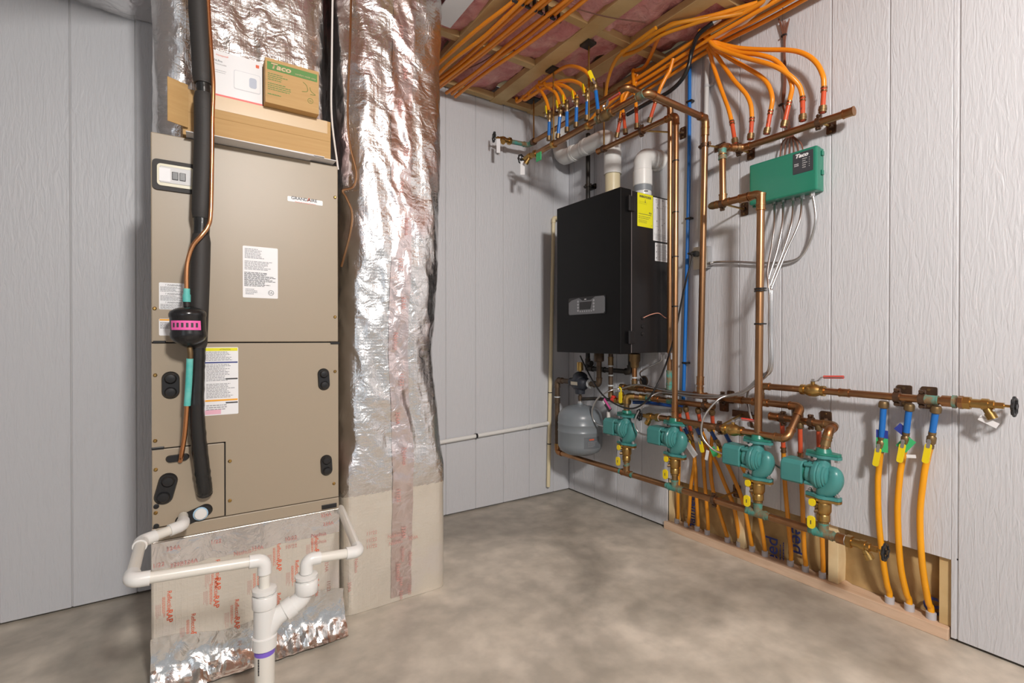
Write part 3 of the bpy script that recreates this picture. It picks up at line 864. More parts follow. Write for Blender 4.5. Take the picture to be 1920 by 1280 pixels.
fd = MB().lathe([(.012, 0), (.030, .006), (.044, .014), (.0475, .022), (.0475, .030), (.0455, .034), (.0455, L_ * .60), (.047, L_ * .66), (.047, L_ * .74), (.040, L_ * .84), (.020, L_ * .95), (.010, L_)], ct, ax, 26).build('filter_drier', 'blackgloss', ll)
# pink label wrapped on the drier, facing the room
mb = MB(); m0 = ct.lerp(cb, .47); nn = 10; axn = ax.normalized()
for i in range(nn + 1):
    a = math.radians(-62 + 104 * i / nn)
    dx, dy = math.sin(a) * .0462, -math.cos(a) * .0462
    for q in (-1, 1): mb.v.append(m0 + V((dx, dy, 0)) - axn * q * .0135)
mb.f = [(2 * i + 1, 2 * i + 3, 2 * i + 2, 2 * i) for i in range(nn)]
pk = mb.build('pink_label', 'pinklabel', ll)
for q in range(6):
    a = math.radians(-48 + q * 15); MB().quad(m0 + V((math.sin(a) * .0466, -math.cos(a) * .0466, 0)), V((math.cos(a), math.sin(a), 0)), ZZ, -.003, -.006, .003, .007).build('fine_print', 'ink', pk)
P = smooth([cb - axn * .004, oY(357, 664, YQ), oY(356, 690, YQ + .004), oY(353, 730, YQ + .01), oY(350, 770, YQ + .015)], 6)
MB().tube(P[:10], .0075, 10).build('copper_tube', 'brassdull', ll)
MB().tube(smooth([oY(356, 672, YQ), oY(354, 716, YQ + .006), oY(351, 760, YQ + .014)], 6), .0092, 10).build('joint_coat', 'teal', ll)
MB().tube(smooth([oY(351, 756, YQ + .013), oY(347, 810, YQ + .03), oY(341, 850, YQ + .05), oY(338, 864, AYF - .006)], 6), .0066, 10).build('copper_tube', 'coppernew', ll)
# thin lines in the gap beside the cabinet
tag(MB().tube(smooth([oY(660, -125, 1.872), oY(657, 60, 1.87), oY(652, 200, 1.87), oY(656, 270, 1.865), oY(668, 322, 1.86), oY(662, 350, 1.86), oY(643, 357, 1.858), oY(650, 372, 1.86), oY(660, 400, 1.86), oY(656, 440, 1.87), oY(640, 500, 1.90)], 7), .0042, 8).build('control_tubing', 'copper'),
    'thin reddish tubing looping in the gap between cabinet and foil duct', 'tubing')
tag(MB().tube(smooth([oY(626, -125, 1.885), oY(624, -30, 1.885), oY(622, 120, 1.885), oY(622, 220, 1.885), oY(634, 318, 1.885)], 6), .0035, 8).build('thermostat_cable', 'clear'),
    'thin white cable hanging in front of plenum right edge', 'cable')

# ================================================================== BOXES ON THE CABINET
ZT = AZ1 + .012
for i, (xa, xb, ya, yb, dz, rz, lb_) in enumerate(((.02, .36, 1.770, 1.94, 0, .03, 'lowest white manual sheet on the cabinet top'), (.0, .335, 1.778, 1.94, .0022, -.02, 'second white manual from the bottom of the pile'),
                                                   (.10, .44, 1.79, 1.94, .0044, .015, 'third manual in the pile, reaching furthest right'), (.05, .40, 1.785, 1.94, .0066, 0, 'topmost white manual directly under the long carton'))):
    M_ = Matrix.Translation((.2, 1.87, 0)) @ Matrix.Rotation(rz, 4, 'Z') @ Matrix.Translation((-.2, -1.87, 0))
    tag(MB().box((xa, ya, AZ1 + .0005 + dz), (xb, yb, AZ1 + .0024 + dz), 0, M_).build('manual', 'paper'), lb_, 'manual', 'manuals under the carton')
cb_ = T('carton', 'long flat brown cardboard carton lying on manuals on the cabinet', 'box', (.21, 1.89, AZ1 + .0095))
c0, c1 = AZ1 + .0095, 1.838
MB().box((-.010, 1.832, c0), (.432, 1.94, c1), .002).build('carton_body', 'card', cb_)
MB().box((.02, 1.8312, c1 - .045), (.42, 1.8325, c1 - .0005)).build('packing_tape', 'cardtape', cb_)
M_ = Matrix.Translation((-.010, 1.832, 0)) @ Matrix.Rotation(math.radians(-32), 4, 'Z')
MB().box((-.003, -.002, c0 + .02), (.055, .001, c1 + .008), .0006, Matrix.Translation((-.045, 1.80, 0)) @ Matrix.Rotation(math.radians(28), 4, 'Z')).build('end_flap', 'card', cb_)
MB().box((-.008, 1.8314, c0 + .072), (.43, 1.8325, c0 + .0735)).build('fold_line', mat('card_crease', (.45, .27, .10), .8), cb_)


def facebox(name, label_, px, Y, dep, m, z0, tilt=0):
    a, b = oY(px[0], px[1], Y), oY(px[2], px[3], Y)
    t = T(name, label_, 'box', ((a.x + b.x) / 2, Y + dep / 2, z0))
    MB().box((a.x, Y, z0), (b.x, Y + dep, a.z), .0015).build('box_body', m, t)
    return t, a.x, b.x, a.z


t, xa, xb, zt_ = facebox('thermostat_box', 'white thermostat box with red bottom edge on the long carton', (394, 90, 492, 119), 1.838, .07, 'white', 1.8385)
zt_ = 1.985
MB().box((xa - .0004, 1.8376, 1.8388), (xb + .0004, 1.84, 1.846)).build('red_edge', 'redvinyl', t)
c = V(((xa + xb) / 2, 1.8378, 1.915)); W_ = xb - xa
text('Honeywell', .008, c + V((-W_ * .28, 0, .056)), ZX, ZZ, 'inkred', t)
text('T4 Pro', .009, c + V((-W_ * .36, 0, .037)), ZX, ZZ, 'inkgrey', t, bold=.0003)
text('Thermostat', .007, c + V((-W_ * .31, 0, .027)), ZX, ZZ, 'inkgrey', t)
lines(c + V((-W_ * .28, 0, .004)), ZX, ZZ, .045, .012, 2, 'inkgrey', t, 5, .9, .2)
MB().prism(rounded(.010, .010, .001, 1), c + V((W_ * .40, 0, .052)), ZX, ZZ, .0006).build('logo_square', 'inkred', t)
p = MB().prism(rounded(.078, .062, .006), c + V((W_ * .2, .0, -.008)), ZX, ZZ, .0007).build('picture_frame', mat('print_grey', (.66, .67, .70), .5), t)
MB().prism(rounded(.074, .058, .005), c + V((W_ * .2, -.0004, -.008)), ZX, ZZ, .0006).build('picture', 'white', p)
MB().prism(rounded(.022, .034, .007), c + V((W_ * .31, -.0008, -.008)), ZX, ZZ, .0005).build('picture_display', mat('print_blue_grey', (.48, .52, .62), .5), p)
t, xa, xb, _ = facebox('pump_box', 'brown cardboard pump box with green stripe, overhanging the carton', (497, 106, 598, 140), 1.795, .11, 'card', 1.8385)
W_ = xb - xa; c = V(((xa + xb) / 2, 1.7945, 1.915)); zt_ = oY(497, 106, 1.795).z
g_ = MB().box((xa + .006, 1.7942, zt_ - .038), (xb - .006, 1.7952, zt_ - .012)).build('green_stripe', 'inkgreen', t)
text('Taco', .025, V((xa + .046, 1.7938, zt_ - .025)), ZX, ZZ, mat and 'cardtape', t, sx=1.25, bold=.0008, shear=.2)
text('comfort made easy', .0085, V((xb - .044, 1.7938, zt_ - .030)), ZX, ZZ, 'cardtape', t)
zc = zt_
for q, (nn, fl_, s_) in enumerate(((4, .8, 3), (4, .95, 4))):
    lines(V((xa + .048, 1.7946, zc - .060 - q * .032)), ZX, ZZ, .08, .026, nn, 'inkgreen', t, s_, fl_, .35)
lines(V((xa + .035, 1.7946, zc - .118)), ZX, ZZ, .055, .005, 1, 'inkgreen', t, 7, 1, .6)
MB().tube(smooth([V((xb - .052, 1.7945, zc - .05)), V((xb - .040, 1.7945, zc - .06)), V((xb - .038, 1.7945, zc - .078)), V((xb - .055, 1.7945, zc - .083))], 5), .0007, 5).tube(
    smooth([V((xb - .030, 1.7945, zc - .062)), V((xb - .026, 1.7945, zc - .075)), V((xb - .012, 1.7945, zc - .084)), V((xb - .028, 1.7945, zc - .086))], 5), .0007, 5).build('pump_drawing', 'inkgreen', t)
MB().tube([V((xb - .028 + .0085 * math.cos(k * .3), 1.7948, zc - .108 + .0085 * math.sin(k * .3))) for k in range(23)], .0006, 4).build('approval_mark', 'inkgreen', t)
text('UL', .008, V((xb - .028, 1.7945, zc - .108)), ZX, ZZ, 'inkgreen', t)

# ================================================================== CONDENSATE DRAIN (WHITE PVC)
def pvc_run(parent, pts, r=.0134, bend=.022, m='pvcpipe', fm='pvc', kk=1.28, L=None):
    pts = [V(p) for p in pts]
    MB().tube(fillet(pts, bend, 6), r, 16).build('pipe', m, parent)
    for i in range(1, len(pts) - 1):
        p = pts[i]; a = (pts[i - 1] - p).normalized(); b = (pts[i + 1] - p).normalized()
        if a.angle(b) > math.pi - .12: continue
        l = L or r * 2.7
        e = MB(); e.tube(fillet([p + a * l, p, p + b * l], bend, 8), r * kk, 18)
        e.build('elbow', fm, parent)


cd = T('condensate_drain', 'white pvc condensate drain with trap pipes and tee standpipe', 'drain pipe', (.168, 1.437, 0))
pvc_run(cd, [(-.012, 1.824, .512), (-.012, 1.735, .512), (-.108, 1.690, .502), (-.111, 1.437, .498), (.168, 1.437, .478), (.168, 1.437, .36)])
SP = V((.168, 1.437, 0))
e = MB(); e.cyl(SP + ZZ * .0, SP + ZZ * .275, .0245, 20)
e.build('standpipe', 'pvcpipe', cd)
MB().cyl(SP + ZZ * .232, SP + ZZ * .246, .0249, 20).build('primer_band', 'purple', cd)
e = MB().lathe([(.0285, .248), (.030, .248), (.030, .278), (.0262, .281), (.0262, .352), (.029, .354), (.030, .358), (.030, .385), (.0285, .387)], SP, ZZ, 22).build('wye_body', 'pvc', cd)
e = MB().lathe([(.026, .386), (.0245, .386), (.0245, .392), (.030, .393), (.030, .403), (.020, .406)], SP, ZZ, 10).build('bushing', 'pvc', cd)
B0 = V((.272, 1.437, .39))
br = smooth([SP + V((.004, 0, .285)), SP + V((.03, 0, .318)), SP + V((.075, 0, .338)), V((.262, 1.437, .355)), B0], 6)
MB().tube(br, .0235, 18).build('wye_branch', 'pvc', cd)
MB().cyl(SP + V((.050, 0, .326)), SP + V((.072, 0, .337)), .0275, 18).build('hub', 'pvc', cd)
MB().lathe([(.0285, -.028), (.030, -.026), (.030, .004), (.0285, .006)], B0, ZZ, 20).build('hub', 'pvc', cd)
MB().lathe([(.026, .005), (.0265, .012), (.030, .013), (.030, .021), (.018, .024)], B0, ZZ, 10).build('bushing', 'pvc', cd)
pvc_run(cd, [B0 + ZZ * .01, V((.272, 1.437, .452)), V((.415, 1.437, .440)), V((.463, 1.80, .434)), V((.470, 1.86, .433))], bend=.02)
lines(SP + V((-.0165, -.0195, .205)), V((0, 0, -1)), V((.75, -.65, 0)), .05, .006, 1, 'ink', cd, 5, 1, .6, 'pipe_print')
MB().cyl(V((.272, 1.437, .408)), V((.272, 1.437, .418)), .0137, 16).build('pipe_marking', 'ink', cd)

# ================================================================== BOILER
BX, BY0, BY1, BZ0, BZ1 = 1.85, 1.79, 2.31, .981, 1.839
bo = T('boiler', 'large black wall-hung boiler with grey control panel and yellow side label', 'boiler', (2.04, 2.05, BZ0))
MB().box((BX + .085, BY0 + .004, BZ0 + .004), (XR - .002, BY1 - .004, BZ1 - .004), .004).build('casing', 'boilerside', bo)
fc = MB().box((BX, BY0, BZ0), (BX + .082, BY1, BZ1), .005).build('front_cover', 'boiler', bo)
# control panel on the front cover (faces -X)
pc = oX(1100, 573, BX); uY = V((0, -1, 0))
cp = MB().prism(rounded(.300, .100, .010), pc + ZX * .001, uY, ZZ, .005).build('control_panel', 'black', bo)
pp = [(-.145, -.038), (-.138, -.046), (.138, -.046), (.146, -.038), (.146, .038), (.138, .046), (.075, .046), (.040, .030), (-.030, .030), (-.058, .046), (-.120, .036), (-.145, .022)]
MB().prism(pp, pc - ZX * .003, uY, ZZ, .004).build('panel_plate', 'panelgrey', cp)
MB().prism([(-.050, -.020), (.038, -.020), (.050, .022), (-.050, .022)], pc - ZX * .006, uY, ZZ, .002).build('display', 'blackgloss', cp)
for q in (-1, 1):
    for k in range(4):
        a = math.radians(90 + q * (60 + 30 * k)); MB().prism(disc(.0065, 10), pc + V((-.0068, -.0 - q * .064 - math.cos(a) * .012 * 0, .026 - k * .017)), uY, ZZ, .0012).build('button', 'greyknob', cp)
for k in range(6): MB().prism(disc(.0045, 8), pc + V((-.0068, .045 - k * .018, -.030)), uY, ZZ, .001).build('button', 'greyknob', cp)
lines(pc + V((-.007, 0, .036)), uY, ZZ, .022, .008, 1, 'white', cp, 3, 1, .7, 'logo')
MB().box((BX + .083, BY0 + .0025, BZ0 + .006), (BX + .0865, BY1 - .003, BZ1 - .006)).build('cover_seam', mat('seam_edge', (.20, .17, .17), .4), bo)
# clasps on the near side (faces -Y)
for za, zb in ((1.722, 1.80), (1.035, 1.10)):
    h_ = MB().box((BX + .050, BY0 - .013, za), (BX + .096, BY0 + .002, zb), .004).build('cover_clasp', 'boilerside', bo)
    MB().box((BX + .047, BY0 - .016, za - .002), (BX + .058, BY0 - .008, zb + .002), .003).build('clasp_lip', 'black', h_)
for z in (1.17, 1.125, 1.085): MB().lathe([(.010, 0), (.010, .003), (.007, .005)], (BX + .17, BY0 + .003, z), (0, -1, 0), 12).build('knockout', 'boilerside', bo)


def side_label(px0, py0, px1, py1, m, name):
    Y = BY0 + .0035
    a, b = oY(px0, py0, Y), oY(px1, py1, Y); c = (a + b) / 2; w_, h = abs(b.x - a.x), abs(a.z - b.z)
    o = MB().prism(rounded(w_, h, .002, 1), c, ZX, ZZ, .0008).build(name, m, bo, flat=True)
    return o, c - ZY * .0009, w_, h


# label corner coordinates given at their left-top / right-bottom so they stay square to the casing
Yl = BY0 + .0035


def rect(x0, x1, z0, z1, m, name):
    c = V(((x0 + x1) / 2, Yl, (z0 + z1) / 2)); o = MB().prism(rounded(x1 - x0, z1 - z0, .002, 1), c, ZX, ZZ, .0008).build(name, m, bo, flat=True)
    return o, c - ZY * .0009, x1 - x0, z1 - z0


x0, x1, x2 = oY(1195, 380, Yl).x, oY(1224, 380, Yl).x, oY(1262, 380, Yl).x
o, c, w_, h = rect(x0, x1, 1.655, 1.832, 'labelyellow', 'energy_label')
text('ENERGYGUIDE', .0155, c + ZZ * h * .40, ZX, ZZ, 'ink', o, sx=.86, bold=.0007)
MB().prism([(-.001, 0), (.001, 0), (.001, -.012), (.005, -.012), (0, -.018), (-.005, -.012), (-.001, -.012)], c + ZZ * h * .33, ZX, ZZ, .0004).build('arrow', 'ink', o)
text('95.0', .012, c + V((w_ * .32, 0, -h * .06)), ZX, ZZ, 'ink', o, bold=.0004)
MB().box(c + V((-w_ * .42, -.0003, -h * .125)), c + V((w_ * .40, 0, -h * .112))).build('scale_bar', 'ink', o)
for q, nn in ((.22, 3), (-.22, 2), (-.34, 3)): lines(c + ZZ * h * q, ZX, ZZ, w_ * .85, h * .1, nn, mat('olive_ink', (.45, .42, .02), .5) if q > .2 else K['olive_ink'] if 'olive_ink' in K else 'ink', o, nn, .9, .25)
text('T', .012, c + V((w_ * .42, 0, -h * .44)), ZX, ZZ, 'ink', o)
o, c, w_, h = rect(x1 + .003, x2, 1.592, 1.826, 'white', 'piping_diagram')
r5 = random.Random(5)
mb = MB()
for k in range(26):
    a = c + V((r5.uniform(-.45, .4) * w_, -.0003, r5.uniform(-.42, .42) * h)); l = r5.uniform(.01, .04)
    if k % 2: mb.quad(a, ZX, ZZ, 0, 0, min(l, c.x + w_ * .48 - a.x), .0012)
    else: mb.quad(a, ZX, ZZ, 0, 0, .0012, min(l, c.z + h * .48 - a.z))
for k in range(16):
    a = c + V((r5.uniform(-.4, .42) * w_, -.0004, r5.uniform(-.3, .46) * h)); mb.prism(disc(r5.uniform(.002, .005), 8), a, ZX, ZZ, .0002)
mb.build('diagram_print', 'inkgrey', o, flat=True)
lines(c - ZZ * h * .4, ZX, ZZ, w_ * .8, h * .14, 5, 'inkgrey', o, 3, .9, .3)
o, c, w_, h = rect(x1 + .018, x2, 1.483, 1.582, 'white', 'notice_label')
lines(c, ZX, ZZ, w_ * .8, h * .85, 11, 'inkgrey', o, 8, .95, .35)
for k in range(3): MB().prism(disc(.003, 8), c + V((-w_ * .42, -.0002, h * (.33 - .33 * k))), ZX, ZZ, .0003).build('bullet', 'ink', o)
MB().tube(smooth([(BX + .17, BY0 - .002, 1.172), (BX + .21, BY0 - .02, 1.19), (BX + .26, BY0 - .03, 1.197), (BX + .30, BY0 - .035, 1.176), (BX + .34, BY0 - .038, 1.165)], 6), .0022, 6).build('sensor_wire', mat('salmon_wire', (.70, .33, .24), .4), bo)

# ---- vent pipes on top of the boiler
vp = T('exhaust_vent', 'fat white pvc vent pipe from boiler top turning along to the back wall', 'vent pipe', (2.11, 2.11, BZ1))
VX, VY, VR = 2.11, 2.105, .0445
MB().cyl((VX, VY, BZ1 - .004), (VX, VY, 2.08), VR, 24).build('cream_pipe', 'cpvc', vp)
MB().lathe([(VR, -.05), (.052, -.05), (.052, .0), (.049, .006)], (VX, VY, 2.085), ZZ, 24).build('coupling', 'pvc', vp)
zv = 2.275
MB().tube(fillet([(VX, VY, 2.06), (VX, VY, zv), (VX, 2.36, zv)], .10, 10), .0515, 22).build('elbow', 'pvc', vp)
MB().cyl((VX, 2.30, zv), (VX, 2.56, zv - .004), VR, 22).build('pipe', 'pvc', vp)
MB().lathe([(.0525, -.012), (.054, -.008), (.054, .008), (.0525, .012)], (VX, 2.33, zv), ZY, 22).build('hub', 'pvc', vp)
MB().tube(fillet([(VX, 2.44, zv - .002), (VX, 2.585, zv - .002), (VX - .012, 2.592, 2.40), (VX - .014, 2.592, 2.544)], .07, 10), .050, 22).build('elbow', 'pvc', vp)
MB().lathe([(.051, -.01), (.0535, -.006), (.0535, .006), (.051, .01)], (VX, 2.46, zv - .002), ZY, 22).build('hub', 'pvc', vp)
iv = T('intake_vent', 'white pvc intake pipe with grey coupling bending into the right wall', 'vent pipe', (2.10, 1.865, BZ1))
IX, IY = 2.10, 1.865
MB().cyl((IX, IY, BZ1 - .004), (IX, IY, 1.875), .047, 22).build('collar', 'pvc', iv)
lines(V((IX - .020, IY - .043, 1.862)), V((.9, -.43, 0)), ZZ, .024, .008, 1, 'ink', iv, 6, 1, .8)
MB().cyl((IX, IY, 1.87), (IX, IY, 1.905), .049, 22).build('rubber_coupling', 'rubbergrey', iv)
MB().lathe([(.047, 1.90), (.0515, 1.905), (.0515, 1.985), (.0475, 1.99)], (IX, IY, 0), ZZ, 24).build('pipe_hub', 'pvc', iv)
MB().tube(fillet([(IX, IY, 1.975), (IX, IY, 2.068), (XR - .004, IY, 2.068)], .075, 10), .049, 22).build('elbow', 'pvc', iv)
MB().lathe([(.049, -.022), (.058, -.018), (.060, -.004), (.060, 0)], (XR - .0025, IY, 2.068), ZX, 24).build('wall_collar', 'pvc', iv)

# ---- black gas pipe
gp = T('gas_pipe', 'black iron gas pipe in the corner above and below the boiler', 'pipe', (2.19, 2.408, .86))
run(gp, [(2.19, 2.408, 2.40), (2.19, 2.408, .865)], .0145, 'iron', elbow=None)
run(gp, [(2.19, 2.408, .866), (2.172, 2.02, .866), (2.172, 2.02, BZ0 + .006)], .0145, 'iron', elbow='iron', bend=.022, joints=((0, .35, 'iron', 2.0), (0, .06, 'iron', 2.0)), ek=1.3)
tee(gp, (2.19, 2.408, .90), ZZ, (0, -1, 0), .0145, 'iron')
hanger(gp, (2.19, 2.408, 2.06), ZZ, (XR, 2.408, 2.06), .0145, m='iron')

# ---- cream relief pipe and drain on the back wall
cr = T('relief_pipe', 'slim cream pipe hanging down the back wall beside the boiler', 'pipe', (2.07, 2.62, .06))
ctop, cbot = oY(1038, 408, YB - .022), oY(1028, 912, YB - .022)
run(cr, [ctop + V((.12, 0, .0)), ctop, cbot], .0125, 'cpvc', elbow='cpvc', bend=.02)
for py in (736, 832):
    tie(cr, ctop.lerp(cbot, (py - 408) / 504), ctop - cbot, .0142)
dp = T('wall_drain_pipe', 'thin white pvc drain pipe sloping along the back wall', 'pipe', (1.5, 2.63, .55))
a, b = oY(700, 851, YB - .017), oY(1029, 793, YB - .017)
run(dp, [a, b], .0125, 'pvc', elbow=None, joints=((0, .86, 'pvc', 1.5),))
MB().cyl(b - V((.03, 0, 0)), b + V((.010, 0, 0)), .0145, 14).build('end_hub', 'pvc', dp)
q = oY(893, 817, YB - .017); MB().cyl(q - ZX * .006, q + ZX * .006, .0158, 12).box(q + V((-.008, .002, -.012)), q + V((.008, .0165, .012)), .001).build('pipe_clip', 'black', dp)

# ---- expansion tank
TX_, TY_ = 2.05, 2.325
et = T('expansion_tank', 'grey steel expansion tank hanging under the air separator in the corner', 'tank', (TX_, TY_, .335))
MB().lathe([(.0, .336), (.05, .338), (.09, .348), (.122, .366), (.136, .392), (.138, .41), (.138, .485), (.1395, .487), (.1395, .493), (.138, .495), (.138, .530), (.1395, .532), (.1395, .538), (.138, .540),
            (.138, .570), (.132, .595), (.112, .620), (.080, .637), (.04, .647), (.018, .650), (.016, .660)], (TX_, TY_, 0), ZZ, 40).build('tank_shell', 'tank', et)
MB().cyl((TX_, TY_, .648), (TX_, TY_, .672), .0135, 10).build('nipple', 'steel', et)
# wrapped rating plate facing the camera
mb = MB(); nn = 8; a0 = math.atan2(-2.325, -2.05)
for i in range(nn + 1):
    a = a0 + math.radians(10 + 46 * i / nn)
    for z in (.40, .468): mb.v.append(V((TX_ + .1388 * math.cos(a), TY_ + .1388 * math.sin(a), z)))
mb.f = [(2 * i, 2 * i + 2, 2 * i + 3, 2 * i + 1) for i in range(nn)]
rp_ = mb.build('rating_plate', mat('rating_grey', (.13, .145, .16), .4), et)
a = a0 + math.radians(33); c = V((TX_ + .1396 * math.cos(a), TY_ + .1396 * math.sin(a), .455)); ut = V((-math.sin(a), math.cos(a), 0))
lines(c, ut, ZZ, .05, .012, 1, 'inkred', rp_, 4, 1, .7)
lines(c - ZZ * .028, ut, ZZ, .07, .035, 5, 'inkgrey', rp_, 2, .9, .3)

# ---- air separator with loop back to the return header
HX, HZ, HR = 2.05, .308, .0154
se = T('air_separator', 'dark cast-iron air separator with brass vent above the grey tank', 'separator', (TX_, TY_, .75))
sz = .786
MB().lathe([(.020, -.088), (.026, -.088), (.026, -.062), (.034, -.055), (.046, -.035), (.050, -.01), (.050, .012), (.046, .035), (.034, .055), (.026, .062), (.026, .088), (.020, .088)], (TX_, TY_, sz), ZY, 18).build('separator_body', 'iron' if 0 else mat('dark_blue_iron', (.022, .026, .036), .45), se)
MB().lathe([(.045, -.03), (.050, .02), (.044, .048), (.030, .062), (.016, .068)], (TX_, TY_, sz), ZZ, 18).build('separator_dome', K['dark_blue_iron'] if 'dark_blue_iron' in K else D.materials['dark_blue_iron'], se)
MB().lathe([(.030, -.07), (.034, -.02)], (TX_, TY_, sz), ZZ, 16).build('separator_neck', D.materials['dark_blue_iron'], se)
MB().box((TX_ - .0515, TY_ - .030, sz - .012), (TX_ - .049, TY_ + .030, sz + .008)).build('name_plate', mat('plate_beige', (.42, .38, .30), .5), se)
MB().cyl((TX_, TY_ - .088, sz), (TX_, TY_ - .096, sz), .029, 18).build('seal_ring', 'solder', se)
MB().cyl((TX_, TY_, sz + .066), (TX_, TY_, sz + .078), .009, 8).cyl((TX_, TY_, sz + .076), (TX_, TY_, sz + .128), .020, 16).build('air_vent', 'brass', se)
MB().lathe([(.009, .0), (.012, .0), (.012, .012), (.009, .014), (.013, .03), (.013, .048), (.009, .05), (.009, .064)], (TX_, TY_, .655), ZZ, 12).build('tank_valve', 'ironbrown', se)
MB().cyl((TX_, TY_, .653), (TX_, TY_, .662), .0145, 12).build('thread_tape', 'solder', se)

rh = T('return_header', 'long low copper header pipe under the pumps with drain valve', 'header pipe', (HX, 1.7, HZ))
ye = .838
run(rh, [(HX, ye, HZ), (HX, 2.552, HZ), (HX, 2.552, .37)], HR, 'copper', bend=.03)
run(rh, [(HX, 2.552, .365), (HX, 2.552, sz), (HX, TY_ + .094, sz)], HR * 1.05, 'ironbrown', bend=.03, elbow='ironbrown', joints=((0, .70, 'ironbrown', 1.6), (1, .25, 'ironbrown', 1.2)))
ring(rh, (HX, 2.552, .675), ZZ, HR, k=1.3)
ring(rh, (HX, 2.552, .36), ZZ, HR, 'brass')
run(rh, [(HX, TY_ - .09, sz), (HX, 2.155, sz), (HX, 2.155, BZ0 - .002)], HR, 'ironbrown', elbow='ironbrown', bend=.025)
MB().lathe([(.022, .0), (.030, .006), (.030, .05), (.026, .055)], (HX, 2.155, BZ0 - .058), ZZ, 12).build('boiler_union', 'ironbrown', rh)
PY = [1.935, 1.609, 1.176, .915]
for i, y in enumerate(PY):
    tee(rh, (HX, y, HZ), ZY, ZZ, HR, 'copperjoint' if i < 1 else 'verdigris', L=.034)
    for q in (-1, 1): MB().cyl((HX, y + q * .034, HZ), (HX, y + q * .052, HZ), HR * 1.04, 14).build('flux_stain', 'verdigris', rh)
MB().cyl((HX, ye, HZ), (HX, ye + .028, HZ), HR * 1.3, 14).build('end_adapter', 'copperjoint', rh)
MB().cyl((HX, ye - .004, HZ), (HX, ye + .004, HZ), HR * 1.2, 14).build('thread_tape', 'solder', rh)
hose_bib(rh, (HX, ye - .004, HZ), (0, -1, 0), (0, 0, -1), .0155)
hanger(rh, (HX, 1.387, HZ), ZY, (XR, 1.387, .318), HR, True)

# ================================================================== SUPPLY PIPING
CR = .0148
H1X, H1Z, H2X, H2Z, YE = 2.165, .773, 2.05, .650, 1.054
su = T('supply_header', 'copper supply header below the boiler doubling back in a loop at right', 'header pipe', (2.1, 1.5, .65))
run(su, [(H1X, 2.06, H1Z), (H1X, YE, H1Z), (H2X, YE, H2Z), (H2X, 1.705, H2Z)], CR, 'copper', bend=.032, joints=((0, .13, 'copperjoint', 2), (0, .72), (2, .05), (2, .46)))
run(su, [(H1X, 1.982, H1Z), (H1X, 1.982, BZ0 - .002)], CR, 'copperjoint', elbow=None)
MB().lathe([(.024, .0), (.033, .006), (.033, .045), (.026, .055), (.026, .075), (.020, .085)], (H1X, 1.982, BZ0 - .004), (0, 0, -1), 14).build('boiler_union', 'brassdull', su)
ring(su, (H1X, 1.982, .835), ZZ, CR)
tee(su, (H1X, 1.982, H1Z), ZY, ZZ, CR, 'brassdull', L=.04)
MB().cyl((H1X, 2.06, H1Z), (H1X, 2.09, H1Z), CR * 1.3, 14).build('end_cap', 'brassdull', su)
tee(su, (H1X, 1.735, H1Z), ZY, ZZ, CR, 'verdigris', L=.034)
tee(su, (H1X, 1.545, H1Z), ZY, ZZ, CR, L=.036)
tee(su, (H1X, 1.232, H1Z), ZY, ZZ, CR, L=.036)
ball_valve(su, (H2X, 1.292, H2Z), ZY, ZZ, CR, (0, -1, 0), lever=.115)
tee(su, (H2X, PY[1], H2Z), ZY, ZZ, CR, L=.036)
MB().cyl((H2X, 1.703, H2Z), (H2X, 1.711, H2Z), CR * 1.2, 14).build('thread_tape', 'solder', su)
hose_bib(su, (H2X, 1.706, H2Z), (-.15, 1, 0), (0, 0, -1), .0150, wheel_d=(-.9, .3, 0))
hanger(su, (H2X, 1.357, H2Z), ZY, (XR, 1.30, H2Z + .02), CR, False)
pm = oX(1392, 776, XR)
MB().box(pm + V((-.006, -.05, -.016)), pm + V((-.0005, .05, .016)), .001).build('wall_plate', 'hanger', su)
MB().cyl(V((H2X, 1.357, H2Z + .008)), pm, .0047, 8).build('rod', 'brass', su)
hanger(su, (H1X, 1.42, H1Z), ZY, (XR, 1.42, H1Z), CR, False)

# right-hand branch with three blue stubs
H4Z = .847
rb = T('filling_branch', 'copper branch pipe on the right wall with red-handled valve and hose bib', 'pipe', (H1X, .9, H4Z))
ye4 = oX(1795, 754, H1X).y
run(rb, [(H1X, 1.232, H1Z + .04), (H1X, 1.232, H4Z), (H1X, ye4, H4Z)], CR * .93, 'copper', bend=.028, joints=((1, .50), (1, .90, 'verdigris')))
yv = oX(1524, 732, H1X).y
ball_valve(rb, (H1X, yv, H4Z), ZY, ZZ, CR, (0, -1, .06), lever=.115)
MB().cyl((H1X, ye4 + .004, H4Z), (H1X, ye4 + .040, H4Z), CR * 1.3, 14).build('end_adapter', 'copper', rb)
MB().cyl((H1X, ye4 + .002, H4Z), (H1X, ye4 + .012, H4Z), CR * 1.5, 14).build('flux_stain', 'verdigris', rb)
MB().cyl((H1X, ye4 - .016, H4Z), (H1X, ye4 - .004, H4Z), CR * 1.5, 8).build('hex_nut', 'copper', rb)
MB().cyl((H1X, ye4 - .022, H4Z), (H1X, ye4 - .015, H4Z), CR * 1.15, 12).build('thread_tape', 'solder', rb)
hose_bib(rb, (H1X, ye4 - .016, H4Z), (0, -1, 0), (0, .1, -1), .0150)
for px in (1682, 1729):
    y = oX(px, 745, H1X).y
    hanger(rb, (H1X, y, H4Z), ZY, (XR, y, H4Z), CR, False, big=1.3)
    hm = oX(px + 10, 742, XR)
tg = oX(1836, 782, H1X)
MB().tube(smooth([(H1X, ye4 - .08, H4Z - .02), (H1X, ye4 - .09, H4Z - .045), tg], 5), .0006, 5).build('tag_string', 'ink', rb)
hangtag(rb, tg, (0, -.75, -.38), (-1, 0, 0), .018, .05)

